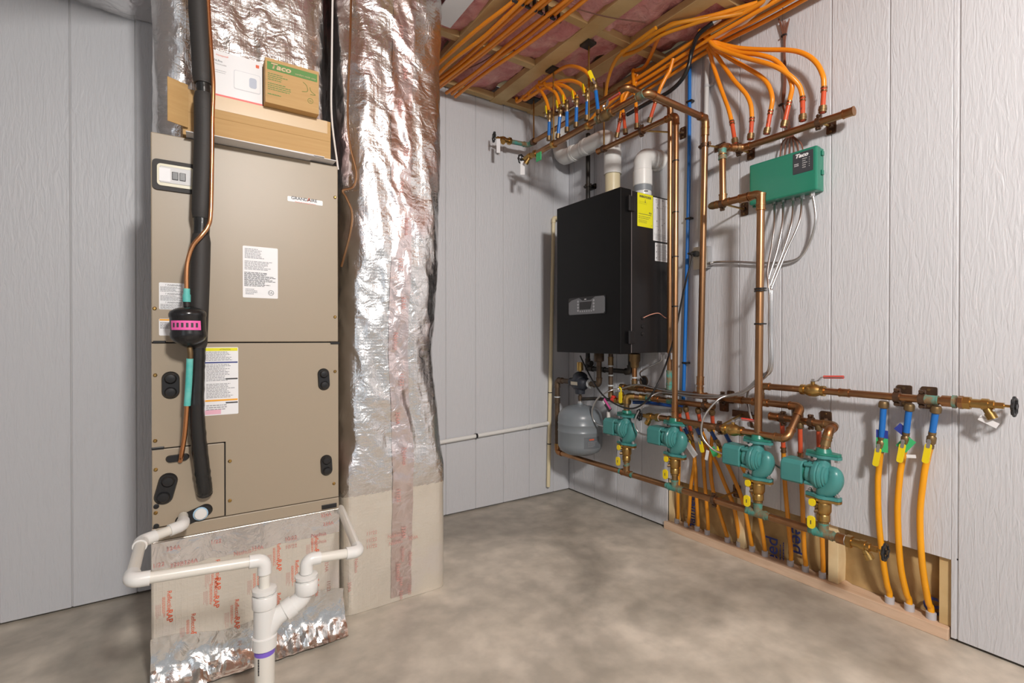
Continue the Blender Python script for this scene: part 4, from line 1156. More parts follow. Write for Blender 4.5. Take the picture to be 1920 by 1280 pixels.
# risers P1..P4
p1t = oX(1257, 196, 2.13)
r1 = T('boiler_riser', 'copper riser nearest the boiler edge, rising from a verdigris-stained tee', 'pipe', (H1X, 1.735, H1Z))
P1T = V((2.125, 1.70, 2.29))
run(r1, [(H1X, 1.735, H1Z + .036), P1T, (1.80, 1.70, 2.295), (1.80, 2.515, 2.285)], .0140, 'copper', bend=.03, joints=((0, .03, 'verdigris', 2.6),))
r2 = T('pump_riser', 'copper riser directly beside the boiler riser, feeding a short ceiling manifold', 'pipe', (H2X, PY[1], H2Z))
P2T = V((2.02, 1.581, 2.168))
run(r2, [(H2X, PY[1], H2Z + .036), P2T, (2.02, 2.135, 2.163)], .0140, 'copper', bend=.03, joints=((0, .02), (1, .08), (1, .97)))
for py in (312, 405, 486, 577):
    z = CAMZ + (635 - py) / 920 * 2.47
    tt = (z - .65) / 1.5; q = V((H2X, PY[1], H2Z)).lerp(P2T, tt)
    tie(r2, q, ZZ, .0152, 'tapeblack')
hanger(r2, (2.02, 1.80, 2.166), ZY, (XR, 1.70, 2.17), CR, True)
MB().cyl((2.02, 2.085, 2.17), (2.02, 2.085, 2.546), .0047, 8).build('rod', 'brass', r2)
MB().lathe([(CR * 1.12, -.009), (CR * 1.42, -.009), (CR * 1.42, .009), (CR * 1.12, .009)], (2.02, 2.085, 2.163), ZY, 16).build('split_ring', 'hanger', r2)
r3 = T('manifold_riser', 'copper riser to the ceiling turning out from the wall into a hung manifold', 'pipe', (H1X, 1.545, H1Z))
ML, MZ = 1.694, 2.135
P3T = V((2.115, 1.482, 2.135))
run(r3, [(H1X, 1.545, H1Z + .036), P3T, (ML, 1.482, MZ + .012), (ML, 2.302, MZ)], .0156, 'copper', bend=.03, joints=((0, .03), (0, .955), (1, .06), (2, .04, 'verdigris'), (2, .33, 'verdigris', 3)))
hanger(r3, V((H1X, 1.545, .8)).lerp(P3T, .905), ZZ, oX(1351, 276, XR), CR, True)
r4 = T('zone_riser', 'copper riser feeding the pump in the middle and the red stub manifold above', 'pipe', (H2X, PY[2], .7))
Z4 = 1.682
run(r4, [(H2X, PY[2], .655), (H2X, 1.166, Z4), (H2X, 1.385, Z4)], .0160, 'copper', bend=.032, joints=((0, .965, 'copperjoint', 2.2), (1, .35)))
MB().lathe([(CR * 1.2, -.02), (CR * 1.2, .015), (CR * .9, .028), (CR * .5, .034)], (H2X, 1.385, Z4), ZY, 14).build('end_cap', 'brassdull', r4)
tee(r4, (H2X, 1.345, Z4), ZY, ZZ, CR, L=.034)
hanger(r4, (H2X, 1.348, Z4 - .003), ZY, (XR, 1.352, 1.682), CR, True)
MX, MZ2 = 2.165, 1.950
run(r4, [(H2X, 1.345, Z4 + .03), (2.055, 1.352, 1.945), (2.11, 1.350, MZ2), (MX, 1.315, MZ2), (MX, .862, MZ2 - .004)], CR, 'copper', bend=.028, joints=((0, .84, 'verdigris', 1.6), (3, .96)))
for px in (1386, 1535):
    y = oX(px, 265, MX).y
    hanger(r4, (MX, y, MZ2 - .002), ZY, (XR, y - .02, MZ2 - .01), CR, True)
for py, in ((541,), (545,), (607,)):
    q = oX(1425, py, H2X); tie(r4, V((H2X, 1.172, q.z)) - V((0, .006, 0)), ZZ, .0235, 'tapeblack')
# small wall-side manifold for the four loops left of the middle pump
lm = T('loop_manifold', 'dark copper manifold near the wall with short red stubs left of centre', 'manifold', (2.1, 1.65, .737))
H3X, H3Z = 2.105, .735
run(lm, [(H2X, PY[0], .655), (H2X, PY[0], .742), (H3X, 1.86, .737), (H3X, 1.425, H3Z)], CR * .95, 'copper', bend=.025, elbow='brass', joints=((2, .04, 'verdigris', 2.4), (2, .2), (2, .42, 'verdigris')), ek=1.25)
hanger(lm, (H3X, 1.475, H3Z), ZY, (XR, 1.455, H3Z + .005), CR, False, big=1.35)
# right manifold with stubs above the last pump
zm = T('end_manifold', 'short copper manifold with elbow feeding the rightmost pump', 'manifold', (2.13, 1.0, .70))
q0, q1 = oX(1448, 774, 2.165), oX(1550, 803, 2.13)
run(zm, [(2.165, 1.178, .716), (2.165, .925, .712), (2.07, .905, .705), (HX, PY[3], .625)], CR, 'copper', bend=.028, joints=((0, .04), (2, .5, 'brassdull')))
for y in (1.128, 1.015): hanger(zm, (2.165, y, .714), ZY, (XR, y - .03, .72), CR, True, big=1.2)

# ================================================================== PUMPS AND ISOLATION VALVES
def make_pump(label_):
    t = T('circulator_pump', label_, 'pump', (0, 0, 0), 'circulator pumps on the header')
    hz = .083
    fl_ = [(math.cos(a) * .036 + (.027 if abs(math.sin(a)) < .5 else 0) * (1 if math.cos(a) > 0 else -1), math.sin(a) * .034) for a in [2 * math.pi * k / 24 for k in range(24)]]
    for sgn, nm, mm in ((1, 'top_flange', 'pump'), (-1, 'bottom_flange', 'pump')):
        z0 = hz - .011 if sgn > 0 else -hz
        o = MB().prism(fl_, (0, 0, z0), ZY, -ZX, .011).build(nm, mm, t)
        for q in (-1, 1):
            MB().cyl((0, q * .048, z0 - .012 if sgn > 0 else z0 - .006), (0, q * .048, z0 + .016 if sgn > 0 else z0 + .026), .0055, 8).cyl((0, q * .048, z0 - .011 if sgn > 0 else z0 + .012), (0, q * .048, z0 - .002 if sgn > 0 else z0 + .020), .0095, 6).build('flange_bolt', 'steel', o)
    MB().prism([(a * .96, b * .96) for a, b in fl_], (0, 0, hz + .001), ZY, -ZX, .009).lathe([(.030, hz + .008), (.024, hz + .024)], (0, 0, 0), ZZ, 16).build('companion_flange', 'pumpdark', t)
    vol = MB().lathe([(.040, .052), (.046, .050), (.046, .032), (.052, .030), (.056, .024), (.056, .012), (.052, .008), (.054, .004), (.051, -.004), (.046, -.006), (.046, -.011), (.040, -.014), (.039, -.019), (.032, -.023), (.015, -.027)], (0, -.002, .004), ZY, 28)
    vol.tube(smooth([(0, 0, hz - .006), (0, 0, .055), (0, .006, .03), (0, .01, .01)], 6), [.024, .022, .022, .022, .023, .024, .025, .026, .028, .030, .032, .034, .036, .036, .036, .036, .036, .036, .036], 18)
    pth = smooth([(0, 0, -hz + .006), (0, -.004, -.060), (0, -.026, -.038), (0, -.040, -.008), (0, -.036, .020), (0, -.018, .030)], 6)
    n_ = len(pth)
    vol.tube(pth, [.024 + .007 * math.sin(math.pi * min(1, i / n_ * 1.15)) - (.010 * max(0, i / n_ - .75) * 4) for i in range(n_)], 18)
    vol.build('volute', 'pump', t)
    sec = [(-.044, -.040), (.036, -.046), (.044, -.038), (.044, .030), (.030, .047), (-.030, .047), (-.044, .030)]
    m = MB(); oct_ = [(-.045, -.036), (-.038, -.043), (.036, -.043), (.045, -.034), (.045, .032), (.030, .047), (-.030, .047), (-.045, .032)]
    vs = []
    for y, k in ((.060, .93), (.064, 1.0), (.138, 1.0), (.143, .94)):
        vs += [V((a * k, y, b * k + .002)) for a, b in oct_]
    ns = len(oct_)
    fs = [(i * ns + j, i * ns + (j + 1) % ns, (i + 1) * ns + (j + 1) % ns, (i + 1) * ns + j) for i in range(3) for j in range(ns)] + [tuple(range(ns - 1, -1, -1)), tuple(3 * ns + j for j in range(ns))]
    m.add(vs, fs)
    mo = m.build('motor_housing', 'pump', t, angle=25)
    MB().cyl((-.046, .128, -.012), (-.0435, .128, -.012), .004, 8).cyl((-.01, .1425, -.008), (-.01, .148, -.008), .011, 12).build('housing_screw', 'pump', mo)
    MB().cyl((0, .046, .004), (0, .061, .004), .038, 20).build('motor_neck', 'pumpdark', t)
    for a in (45, 135, 225, 315):
        c = V((.050 * math.cos(math.radians(a)), 0, .004 + .050 * math.sin(math.radians(a))))
        MB().cyl(c + ZY * .020, c + ZY * .052, .0075, 8).build('casing_bolt', 'pump', t)
    return t


def copy_thing(src, loc, label_):
    c = src.copy(); COL.objects.link(c); c.location = loc; c['label'] = label_
    for ch in list(src.children):
        d = ch.copy(); COL.objects.link(d); d.parent = c
        for g2 in list(ch.children):
            e2 = g2.copy(); COL.objects.link(e2); e2.parent = d
    return c


PZ = [.553, .555, .540, .530]
PL = ['teal circulator pump nearest the grey expansion tank', 'teal circulator pump below the twin copper risers and hose bib', 'teal circulator pump under the single riser, third from the corner', 'teal circulator pump furthest right, under the bent copper elbow']
pump0 = make_pump(PL[0]); pump0.location = (HX, PY[0], PZ[0])
for i in (1, 2, 3): copy_thing(pump0, (HX, PY[i], PZ[i]), PL[i])


def make_iso():
    t = T('isolation_valve', '', 'valve', (0, 0, 0), 'isolation valves under the pumps')
    fl_ = [(math.cos(a) * .036 + (.027 if abs(math.sin(a)) < .5 else 0) * (1 if math.cos(a) > 0 else -1), math.sin(a) * .034) for a in [2 * math.pi * k / 24 for k in range(24)]]
    MB().prism(fl_, (0, 0, -.010), ZY, -ZX, .009).build('valve_flange', 'brass', t)
    MB().lathe([(.030, -.010), (.026, -.018), (.0275, -.022), (.0275, -.050), (.023, -.060), (.021, -.063), (.023, -.066), (.023, -.088), (.019, -.092), (.019, -.10)], (0, 0, 0), ZZ, 18).build('valve_body', 'brass', t)
    for q in (-1, 1): MB().cyl((0, q * .048, -.018), (0, q * .048, -.009), .009, 6).build('bolt_head', 'steel', t)
    st = MB().cyl((-.015, .010, -.050), (-.036, .022, -.050), .0085, 8).cyl((-.015, .010, -.024), (-.036, .022, -.022), .007, 8).build('stem', 'brassdull', t)
    f_ = V((-.72, .69, 0)); f_ = V((-.85, .0, 0)).normalized(); s_ = V((0, -1, 0))
    MB().prism(rounded(.024, .028, .010), V((-.034, .024, -.018)), s_, ZZ, .006).build('drain_handle', 'yellow', t)
    MB().prism(rounded(.017, .048, .005), V((-.036, .024, -.058)), s_, ZZ, .003).build('lever', 'greyplastic', t)
    h_ = MB().prism(rounded(.027, .048, .011), V((-.037, .025, -.094)), s_, ZZ, .008).build('lever_grip', 'yellow', t)
    MB().prism(rounded(.0035, .015, .001), V((-.0447, .025, -.094)), s_, ZZ, .0008).build('grip_print', 'ink', h_)
    return t


IL = ['brass isolation valve with yellow lever under the pump nearest the grey tank', 'brass isolation valve with yellow lever under the pump below the twin risers', 'brass isolation valve with yellow lever under the third pump from the corner', 'brass isolation valve with yellow lever under the rightmost pump']
iso0 = make_iso(); iso0['label'] = IL[0]; iso0.location = (HX, PY[0], PZ[0] - .0835)
for i in (1, 2, 3): copy_thing(iso0, (HX, PY[i], PZ[i] - .0835), IL[i])
for i in range(4):
    zt_ = PZ[i] - .0835 - .095
    MB().cyl((HX, PY[i], HZ + .03), (HX, PY[i], zt_), HR, 14).build('pump_drop', 'verdigris' if i != 1 else 'brassdull', rh)
    MB().cyl((HX, PY[i], zt_ - .004), (HX, PY[i], zt_ + .006), HR * 1.25, 14).build('drop_collar', 'brassdull', rh)
# connections over pumps 1, 2
MB().cyl((HX, PY[0], PZ[0] + .10), (HX, PY[0], .70), CR * 1.1, 14).build('drop', 'brassdull', lm)
MB().cyl((HX, PY[1], PZ[1] + .10), (HX, PY[1], H2Z), CR * 1.1, 14).build('drop', 'pumpdark', su)

# ================================================================== BOILER FILL ASSEMBLY
fi = T('fill_valve', 'brass boiler feed valve with yellow lever tag between tank and pump', 'valve', (2.10, 1.99, .70))
zf = .70
MB().lathe([(.012, 0), (.017, 0), (.017, .02), (.013, .022), (.020, .03), (.024, .045), (.024, .06), (.016, .07), (.016, .085), (.019, .09), (.019, .105), (.012, .107)], (2.09, 2.06, zf), (0, -1, 0), 14).build('valve_body', 'brass', fi)
MB().lathe([(.022, .0), (.022, .022), (.012, .03), (.012, .044)], (2.09, 2.01, zf + .012), ZZ, 14).build('bonnet', 'brass', fi)
MB().cyl((2.09, 2.06, zf), (2.09, 2.085, zf), .019, 8).build('red_union', 'redvinyl', fi)
MB().lathe([(.009, 0), (.016, .004), (.016, .012), (.009, .016)], (2.09, 2.075, zf + .012), ZZ, 12).build('red_knob', 'redvinyl', fi)
MB().tube(fillet([(2.09, 2.085, zf), (2.06, 2.20, zf - .002), (TX_ + .006, TY_ - .016, .685)], .02, 4), .0105, 12).build('feed_nipple', 'iron', fi)
a = oX(1164, 741, 2.04)
MB().prism(rounded(.022, .062, .007), a + ZZ * -.012, V((0, -1, 0)), ZZ, .005).build('lever_grip', 'yellow', fi)
MB().tube(smooth([a + V((.01, .012, .03)), a + V((.0, .012, .045)), a + V((.0, -.002, .035)), a + V((0, 0, .015))], 5), .004, 8).build('lever', 'yellow', fi)
tag1 = oX(1131, 748, 2.03); d_ = (oX(1146, 772, 2.03) - tag1)
ptag = MB().prism([(-.016, 0), (.016, 0), (.016, -.085), (-.016, -.085)], tag1, V((0, -d_.z, d_.y)).normalized() * -1, -d_.normalized(), .0012).build('warning_tag', 'ink', fi)
sd_ = V((0, -d_.z, d_.y)).normalized() * -1
MB().prism([(.002, -.004), (.0155, -.004), (.0155, -.080), (.002, -.080)], tag1 - ZX * .0016, sd_, -d_.normalized(), .0006).build('pink_panel', 'pinklabel', ptag)
MB().prism([(-.0145, -.006), (-.003, -.006), (-.003, -.03), (-.0145, -.03)], tag1 - ZX * .0016, sd_, -d_.normalized(), .0006).build('white_panel', 'white', ptag)
MB().cyl((2.06, 1.94, .615), (2.06, 1.94, .54), .011, 12).build('relief_tube', 'clear', fi) if 0 else None
rv = T('relief_valve', 'thin vertical relief tube hanging left of the corner pump', 'valve', (2.10, 2.07, .50))
run(rv, [(2.085, 2.094, BZ0 - .004), (2.085, 2.094, .71)], .0135, 'ironbrown', elbow=None, joints=((0, .18, 'brassdull', 1.8), (0, .9, 'brassdull', 1.4)))
ring(rv, (2.085, 2.094, .905), ZZ, .0135, L=.010, k=1.1); ring(rv, (2.085, 2.094, .845), ZZ, .0135); ring(rv, (2.085, 2.094, .785), ZZ, .0135, k=1.4)
run(rv, [oX(1141, 772, 2.12), oX(1141, 815, 2.12)], .011, 'clear', elbow=None)
# blue water line
bl = T('water_line', 'blue plastic water pipe strapped vertically to the wall right of the risers', 'pipe', (2.21, 1.6, .72))
BXW = XR - .016
pts = [oX(1293, 136, BXW), oX(1292, 300, BXW), oX(1288, 500, BXW), oX(1283, 690, BXW), oX(1281, 756, BXW)]
mb = MB().tube(smooth([pts[0] + ZZ * .10] + pts, 6), .0095, 12); mb.build('pipe', 'blue', bl)
run(bl, [pts[-1] + ZZ * .02, pts[-1] + V((-.01, 0, -.02)), V((2.17, 1.87, .700)), V((2.11, 1.945, .700))], .0095, 'bluedark', bend=.02, elbow=None)
MB().cyl(oX(1218, 755, 2.18), oX(1236, 757, 2.185), .0125, 12).build('copper_coupling', 'copper', bl)
for px, py in ((1293, 191), (1291, 410), (1285, 680)):
    q = oX(px, py, BXW); MB().box(q + V((-.013, -.022, -.005)), q + V((.013, .014, .005)), .002).build('pipe_clip', 'black', bl)

# ================================================================== ZONE CONTROLLER, CONDUITS, OUTLET
GX, GY0, GY1, GZ0, GZ1 = 2.168, .997, 1.290, 1.676, 1.861
gc = T('zone_controller', 'green metal zone controller box with dark logo panel on the right wall', 'controller', (2.2, 1.14, GZ0))
MB().box((GX, GY0, GZ0), (GX + .040, GY1, GZ1), .007).build('cover', 'greenbox', gc)
MB().box((GX + .040, GY0 + .003, GZ0 + .003), (XR - .0015, GY1 - .003, GZ1 - .003), .003).build('back_box', 'greenbox', gc)
c = V((GX - .0004, 1.052, 1.805)); lg = MB().prism(rounded(.082, .088, .002, 1), c + ZX * .0008, (0, -1, 0), ZZ, .0012).build('logo_panel', mat('charcoal_print', (.045, .048, .055), .4), gc)
c = c - ZX * .0006
text('Taco', .022, c + V((0, .006, .030)), (0, -1, 0), ZZ, 'white', lg, sx=1.2, bold=.0010, shear=.25)
for k in range(5):
    lines(c + V((0, -.008, .014 - k * .009)), V((0, -1, 0)), ZZ, .02, .006, 1, 'greypale', lg, k, 1, .5)
    MB().prism(disc(.0016, 8), c + V((-.0003, -.026, .014 - k * .009)), (0, -1, 0), ZZ, .0004).build('indicator', 'greypale', lg)
lines(c + V((0, .022, -.006)), V((0, -1, 0)), ZZ, .026, .014, 2, 'white', lg, 4, 1, .4)
for z in (.06, -.02): MB().box((XR - .03, GY0 - .004, 1.765 + z), (XR - .012, GY0 + .002, 1.785 + z), .002).build('side_tab', 'greenbox', gc)
ports = [oZ(px, py, GZ0) for px, py in ((1454, 380), (1470, 376), (1488, 371), (1504, 367), (1523, 361))]
for p in ports:
    p.x = min(max(p.x, GX + .03), XR - .02)
    MB().cyl(p + ZZ * .002, p - ZZ * .016, .0105, 8).build('conduit_nut', 'steel', gc)
for y in (1.262, 1.282): MB().cyl((2.2, y, GZ0 + .002), (2.2, y, GZ0 - .006), .009, 8).build('knockout', 'greenbox', gc)


def armor(name, pts, label_, r=.0062, cat='cable', group='armored cables', step=.0036, par=None):
    P = smooth(pts, 14); L = 0; out = [P[0]]; acc = 0
    for a, b in zip(P, P[1:]):
        l = (b - a).length; d = 0
        while acc + (l - d) >= step:
            d += step - acc; acc = 0; out.append(a.lerp(b, d / l))
        acc += l - d
    if len(out) < 4: out = P
    rr = [r * (1.0 if i % 2 else .80) for i in range(len(out))]
    o = MB().tube(out, rr, 8).build(name, 'galv', par, angle=60)
    if par is None: tag(o, label_, cat, group)
    return o


def cx_(pxs, xs): return [oX(a, b, x) for (a, b), x in zip(pxs, xs)]


CY = H2X + .012
dn = [(1435, 545), (1434, 610), (1433, 690)]
base = lambda k: [V((H2X + .020 + .006 * (k % 2), 1.140 - .003 * k, oX(1434, py, H2X).z)) for py in (548, 620, 690)]
armor('armored_cable', [ports[0], oX(1452, 420, 2.16), oX(1447, 462, 2.13), oX(1439, 510, 2.09)] + base(0) + [oX(1424, 705, 2.10), oX(1398, 730, 2.12), oX(1365, 741, 2.12), oX(1330, 741, 2.125), oX(1285, 737, 2.13), oX(1235, 729, 2.13), oX(1195, 721, 2.125), oX(1165, 728, 2.10)]
      + [oX(1142, 733, 2.04), oX(1120, 748, 2.02), oX(1110, 772, 2.02), oX(1117, 793, 2.035), V((HX - .01, PY[0] + .147, PZ[0] - .008))],
      'armored cable from controller ending at the pump by the grey tank', .0055)
armor('armored_cable', [ports[1], oX(1467, 420, 2.16), oX(1457, 470, 2.13), oX(1441, 525, 2.09)] + base(1) + [oX(1422, 712, 2.09), oX(1392, 736, 2.11), oX(1352, 744, 2.115), oX(1300, 744, 2.12), oX(1250, 736, 2.12), oX(1229, 738, 2.10)]
      + [oX(1207, 757, 2.05), oX(1191, 787, 2.02), oX(1197, 810, 2.03), V((HX - .01, PY[1] + .147, PZ[1] - .008))],
      'armored cable from controller ending at the pump below twin risers', .0055)
armor('armored_cable', [ports[2], oX(1484, 420, 2.16), oX(1467, 475, 2.13), oX(1444, 535, 2.09)] + base(2) + [oX(1420, 718, 2.08), oX(1390, 738, 2.09), oX(1365, 741, 2.09)]
      + [oX(1343, 752, 2.05), oX(1320, 782, 2.015), oX(1316, 815, 2.01), oX(1334, 840, 2.02), V((HX - .01, PY[2] + .147, PZ[2] - .008))],
      'armored cable looping left to the middle pump', .0055)
armor('armored_cable', [ports[3], oX(1499, 415, 2.16), oX(1473, 475, 2.13), oX(1447, 540, 2.09)] + base(3) + [oX(1428, 708, 2.10), oX(1408, 722, 2.15), oX(1401, 745, 2.20), oX(1406, 775, 2.17), oX(1418, 805, 2.15), oX(1433, 840, 2.13), oX(1452, 868, 2.09), V((HX - .01, PY[3] + .147, PZ[3] - .008))],
      'armored cable dropping behind the middle pump to the rightmost pump', .0055)
armor('armored_cable', [ports[4], oX(1528, 390, 2.20), oX(1529, 415, 2.20), oX(1520, 450, 2.21), oX(1502, 480, 2.215), oX(1475, 491, 2.215), oX(1430, 493, 2.215), oX(1385, 491, 2.215), oX(1345, 491, 2.215), oX(1331, 494, 2.215)],
      'armored cable curving from controller across the wall to the outlet', .0062)
ob = T('outlet_box', 'wall outlet box with cover plate and plug behind the tall riser', 'outlet', (2.21, 1.55, 1.5))
pa, pb = oX(1308, 462, XR - .02), oX(1327, 506, XR - .02)
yc = (pa.y + pb.y) / 2; zc = (pa.z + pb.z) / 2
MB().box((XR - .038, yc - .040, zc - .055), (XR - .0015, yc + .036, zc + .055), .003).build('metal_box', 'galv', ob)
MB().box((XR - .044, yc - .036, zc - .058), (XR - .038, yc + .040, zc + .058), .003).build('cover_plate', 'almond', ob)
MB().box((XR - .080, yc + .000, zc + .006), (XR - .044, yc + .028, zc + .034), .006).build('plug', 'black', ob)
MB().tube([V((XR - .03, yc - .040, zc - .035)), V((XR - .03, yc - .058, zc - .035))], .010, 10).build('connector', 'steel', ob)
pc_ = T('power_cord', 'black power cord looping from the outlet to the underside of the boiler', 'cord', (2.1, 1.6, 1.0))
cpts = [V((XR - .08, yc + .014, zc + .02)), V((XR - .11, yc + .02, zc + .018)), oX(1298, 482, 2.12), oX(1288, 520, 2.10), oX(1279, 560, 2.10), oX(1272, 595, 2.10), oX(1266, 625, 2.11), oX(1256, 660, 2.12), oX(1246, 690, 2.06), oX(1232, 722, 2.0), oX(1215, 748, 1.985), oX(1195, 763, 1.985), oX(1175, 765, 1.985), oX(1150, 755, 1.985), oX(1128, 738, 1.99), oX(1108, 708, 2.0), oX(1092, 676, 2.02), oX(1088, 667, 2.03)]
MB().tube(smooth(cpts, 7), .0048, 9).build('cord', 'black', pc_)
q = oX(1267, 600, 2.098); hangtag(pc_, q, (0, .05, -1), (-1, 0, 0), .012, .032)
gcn = T('grey_conduit', 'grey plastic conduit strapped to the wall behind the tall riser', 'conduit', (2.21, 1.48, 1.5))
gt, gb = oX(1326, 100, XR - .018), oX(1320, 470, XR - .018)
MB().tube([gt, gb], .012, 12).build('pipe', 'greypale', gcn)
for py in (161, 322):
    q = gt.lerp(gb, (py - 100) / 370); MB().cyl(q - ZZ * .006, q + ZZ * .006, .0138, 12).box(q + V((.004, -.036, -.006)), q + V((.0165, .0, .006)), .001).build('strap', 'greyplastic', gcn)
# brown control wires into the controller
wb = T('wire_bundle', 'bundle of thin brown thermostat wires entering the green box from above', 'wire', (2.2, 1.15, GZ1))
for k in range(6):
    o_ = (k - 2.5)
    tops = [oX(1470 + o_ * 4, 42 - 6 * abs(o_) % 8, 2.22), oX(1471 + o_ * .8, 70, 2.222)]
    mid = [oX(1471 + 1.2 * math.sin(k * 2.1), 100 + 3 * k, 2.222), oX(1472 + 2 * math.sin(k), 140, 2.222), oX(1470 + 2.5 * math.sin(k * 1.7), 175, 2.222), oX(1468 + 1.5 * math.sin(k * 3), 198, 2.222), oX(1476 + o_, 225, 2.222)]
    end = [oX(1482 + o_ * 1.2, 252, 2.222), oX(1484 + o_ * 7, 268, 2.215), V((2.205, 1.215 - k * .033, GZ1 - .006))]
    end[2].y = oX(1484 + o_ * 9, 282, 2.205).y
    MB().tube(smooth(tops + mid + end, 5), .0030, 6).build('wire', 'wire', wb)
for px, py in ((1471, 66), (1466, 196)): tie(wb, oX(px, py, 2.222), ZZ, .010)
# hole in the wall under the boiler
ph = oX(1208, 714, XR)
tag(MB().lathe([(.030, 0), (.032, .003), (.024, .004), (.022, -.0)], ph + ZX * -.0005, (-1, 0, 0), 20).build('wall_sleeve', 'ironbrown'), 'round dark pipe sleeve in the wall under the boiler', 'sleeve')
tag(MB().cyl(ph - ZX * .001, ph - ZX * .0022, .022, 18).build('hole_shade', 'black'), 'black disc standing for the shade inside the round wall sleeve under the boiler', 'plug')  # open hole: its inner shade is painted as a flat black disc
armor('armored_cable', [ph + V((-.004, .01, .01)), oX(1200, 700, 2.18), oX(1208, 692, 2.15), oX(1225, 684, 2.13), oX(1240, 675, 2.13), oX(1240, 664, 2.13)], 'short grey armored cable from wall sleeve up to boiler underside', .005)
for k, (px, w_) in enumerate(((1232, 10), (1180, 6), (1208, 5))):
    q = oZ(px, 664, BZ0 - .001); q.x = min(q.x, 2.2)
    MB().cyl(V((2.15, q.y, BZ0 + .004)), V((2.15, q.y, BZ0 - .03)), .011, 10).build('bottom_port', 'greyplastic', bo)

# ================================================================== FLOOR LOOPS
ORD = ['first', 'second', 'third', 'fourth', 'fifth', 'sixth', 'seventh', 'eighth', 'ninth', 'tenth', 'eleventh', 'twelfth', 'thirteenth', 'fourteenth']


def wx(z, top):
    """tube leaves the sleeve inside the wall cavity, comes out through the opening, then off the wall to the manifold"""
    if z < .07: return 2.258
    if z < .27: return 2.258 + (2.212 - 2.258) * (z - .07) / .20
    return 2.212


def floor_tube(i, bot, mids, top, topx, stub, stubm, valve=None, r=.0092, m='pexold', extra=None):
    """bot: sleeve pixel; mids: tube pixels upwards; top: pixel where tube meets stub; stub: pixel+X of stub root"""
    q = oX(bot[0], bot[1] - 2, 2.258); q.z = .0412
    kind = 'blue' if 'blue' in stubm else 'red'
    t = T('floor_loop_tube', 'amber floor heating tube with %s stub, %s from the corner along the bottom plate' % (kind, ORD[i]), 'tube', q, 'floor heating tubes rising from the bottom plate')
    P = [q - ZZ * .0, q + ZZ * .04]
    for px, py in mids:
        p = oX(px, py, 2.212)
        p = oX(px, py, wx(p.z, topx)); P.append(p)
    te = oX(top[0], top[1], topx); P.append(te)
    P[1].y = P[0].y + (P[2].y - P[0].y) * .25
    MB().tube(smooth(P, 7), r, 12).build('tube', m, t)
    MB().lathe([(r * 1.05, 0), (r * 1.5, .0), (r * 1.5, .024), (r * 1.1, .025)], q, ZZ, 14).build('floor_sleeve', 'lightsleeve', t)
    root = oX(stub[0], stub[1], stub[2])
    d = (root - te).normalized(); L = (root - te).length
    mid = te.lerp(root, .5) + V((0, 0, 0))
    s0 = te + d * .012
    if valve:
        s0 = te + d * .055
        vd = valve[0]; stub_valve(t, te + d * .027, d, (-1, 0, 0), vd, valve[1])
    else:
        MB().cyl(te - d * .004, te + d * .004, r * 1.25, 12).cyl(te + d * .012, te + d * .020, r * 1.3, 12).cyl(te, te + d * .016, r * 1.08, 12).build('crimp_ring', 'copper', t)
    MB().tube([s0, root], r * 1.0, 12).build('stub', stubm, t)
    MB().lathe([(r * 1.15, -.004), (r * 1.55, 0), (r * 1.6, .014), (r * 1.3, .022)], root - d * .012, d, 12).build('compression_nut', 'brassdull', t)
    return t, te, d


H3 = H3X
dz = V((0, -.25, -1))
floor_tube(0, (1269, 984), [(1271, 930), (1273, 880), (1274, 845)], (1276, 815), 2.17, (1274, 768, H3), 'red')
t, te, d = floor_tube(1, (1287, 989), [(1295, 915), (1301, 875), (1302, 850)], (1298, 828), 2.13, (1278, 792, H2X + .012), 'bluedark', (dz, .055))
a = oX(1288, 831, 2.09); hangtag(t, a, oX(1306, 858, 2.09) - a, (-1, 0, 0), .032, .075)
floor_tube(2, (1307, 997), [(1306, 935), (1304, 880), (1301, 850)], (1296, 812), 2.16, (1286, 766, H3), 'red')
t, te, d = floor_tube(3, (1326, 1006), [(1324, 935), (1319, 870), (1319, 850)], (1320, 829), 2.13, (1303, 796, H2X + .012), 'bluedark', (dz, .055))
a = oX(1334, 838, 2.10); hangtag(t, a, oX(1345, 862, 2.10) - a, (-1, 0, 0), .028, .045, 'greentag', 'green_tag')
a = oX(1327, 844, 2.095); hangtag(t, a, oX(1323, 866, 2.095) - a, (-1, 0, 0), .016, .050)
floor_tube(4, (1364, 1018), [(1348, 957), (1337, 919), (1332, 870)], (1337, 800), 2.15, (1335, 772, H3), 'red')
floor_tube(5, (1386, 1029), [(1376, 950), (1358, 905), (1343, 868), (1328, 838)], (1315, 806), 2.15, (1309, 769, H3), 'red')
t, te, d = floor_tube(6, (1410, 1038), [(1394, 944), (1377, 899), (1358, 858)], (1349, 838), 2.14, (1330, 802, H2X + .012), 'bluedark', ((0, -.35, -1), .055))
t, te, d = floor_tube(7, (1434, 1047), [(1425, 972), (1415, 935), (1404, 900), (1389, 870)], (1377, 845), 2.14, (1357, 807, H2X + .012), 'bluedark', ((0, -.35, -1), .055))
for i, bot, mids, top, stub in ((8, (1482, 1064), [(1482, 1020), (1474, 935), (1470, 880)], (1469, 846), (1466, 785, 2.165)), (9, (1510, 1077), [(1508, 1030), (1504, 925), (1502, 890)], (1501, 856), (1500, 796, 2.165)),
                                (10, (1542, 1088), [(1542, 1020), (1539, 925), (1537, 880)], (1536, 850), (1535, 800, 2.165))):
    floor_tube(i, bot, mids, top, 2.185, stub, 'red')
g_ = []
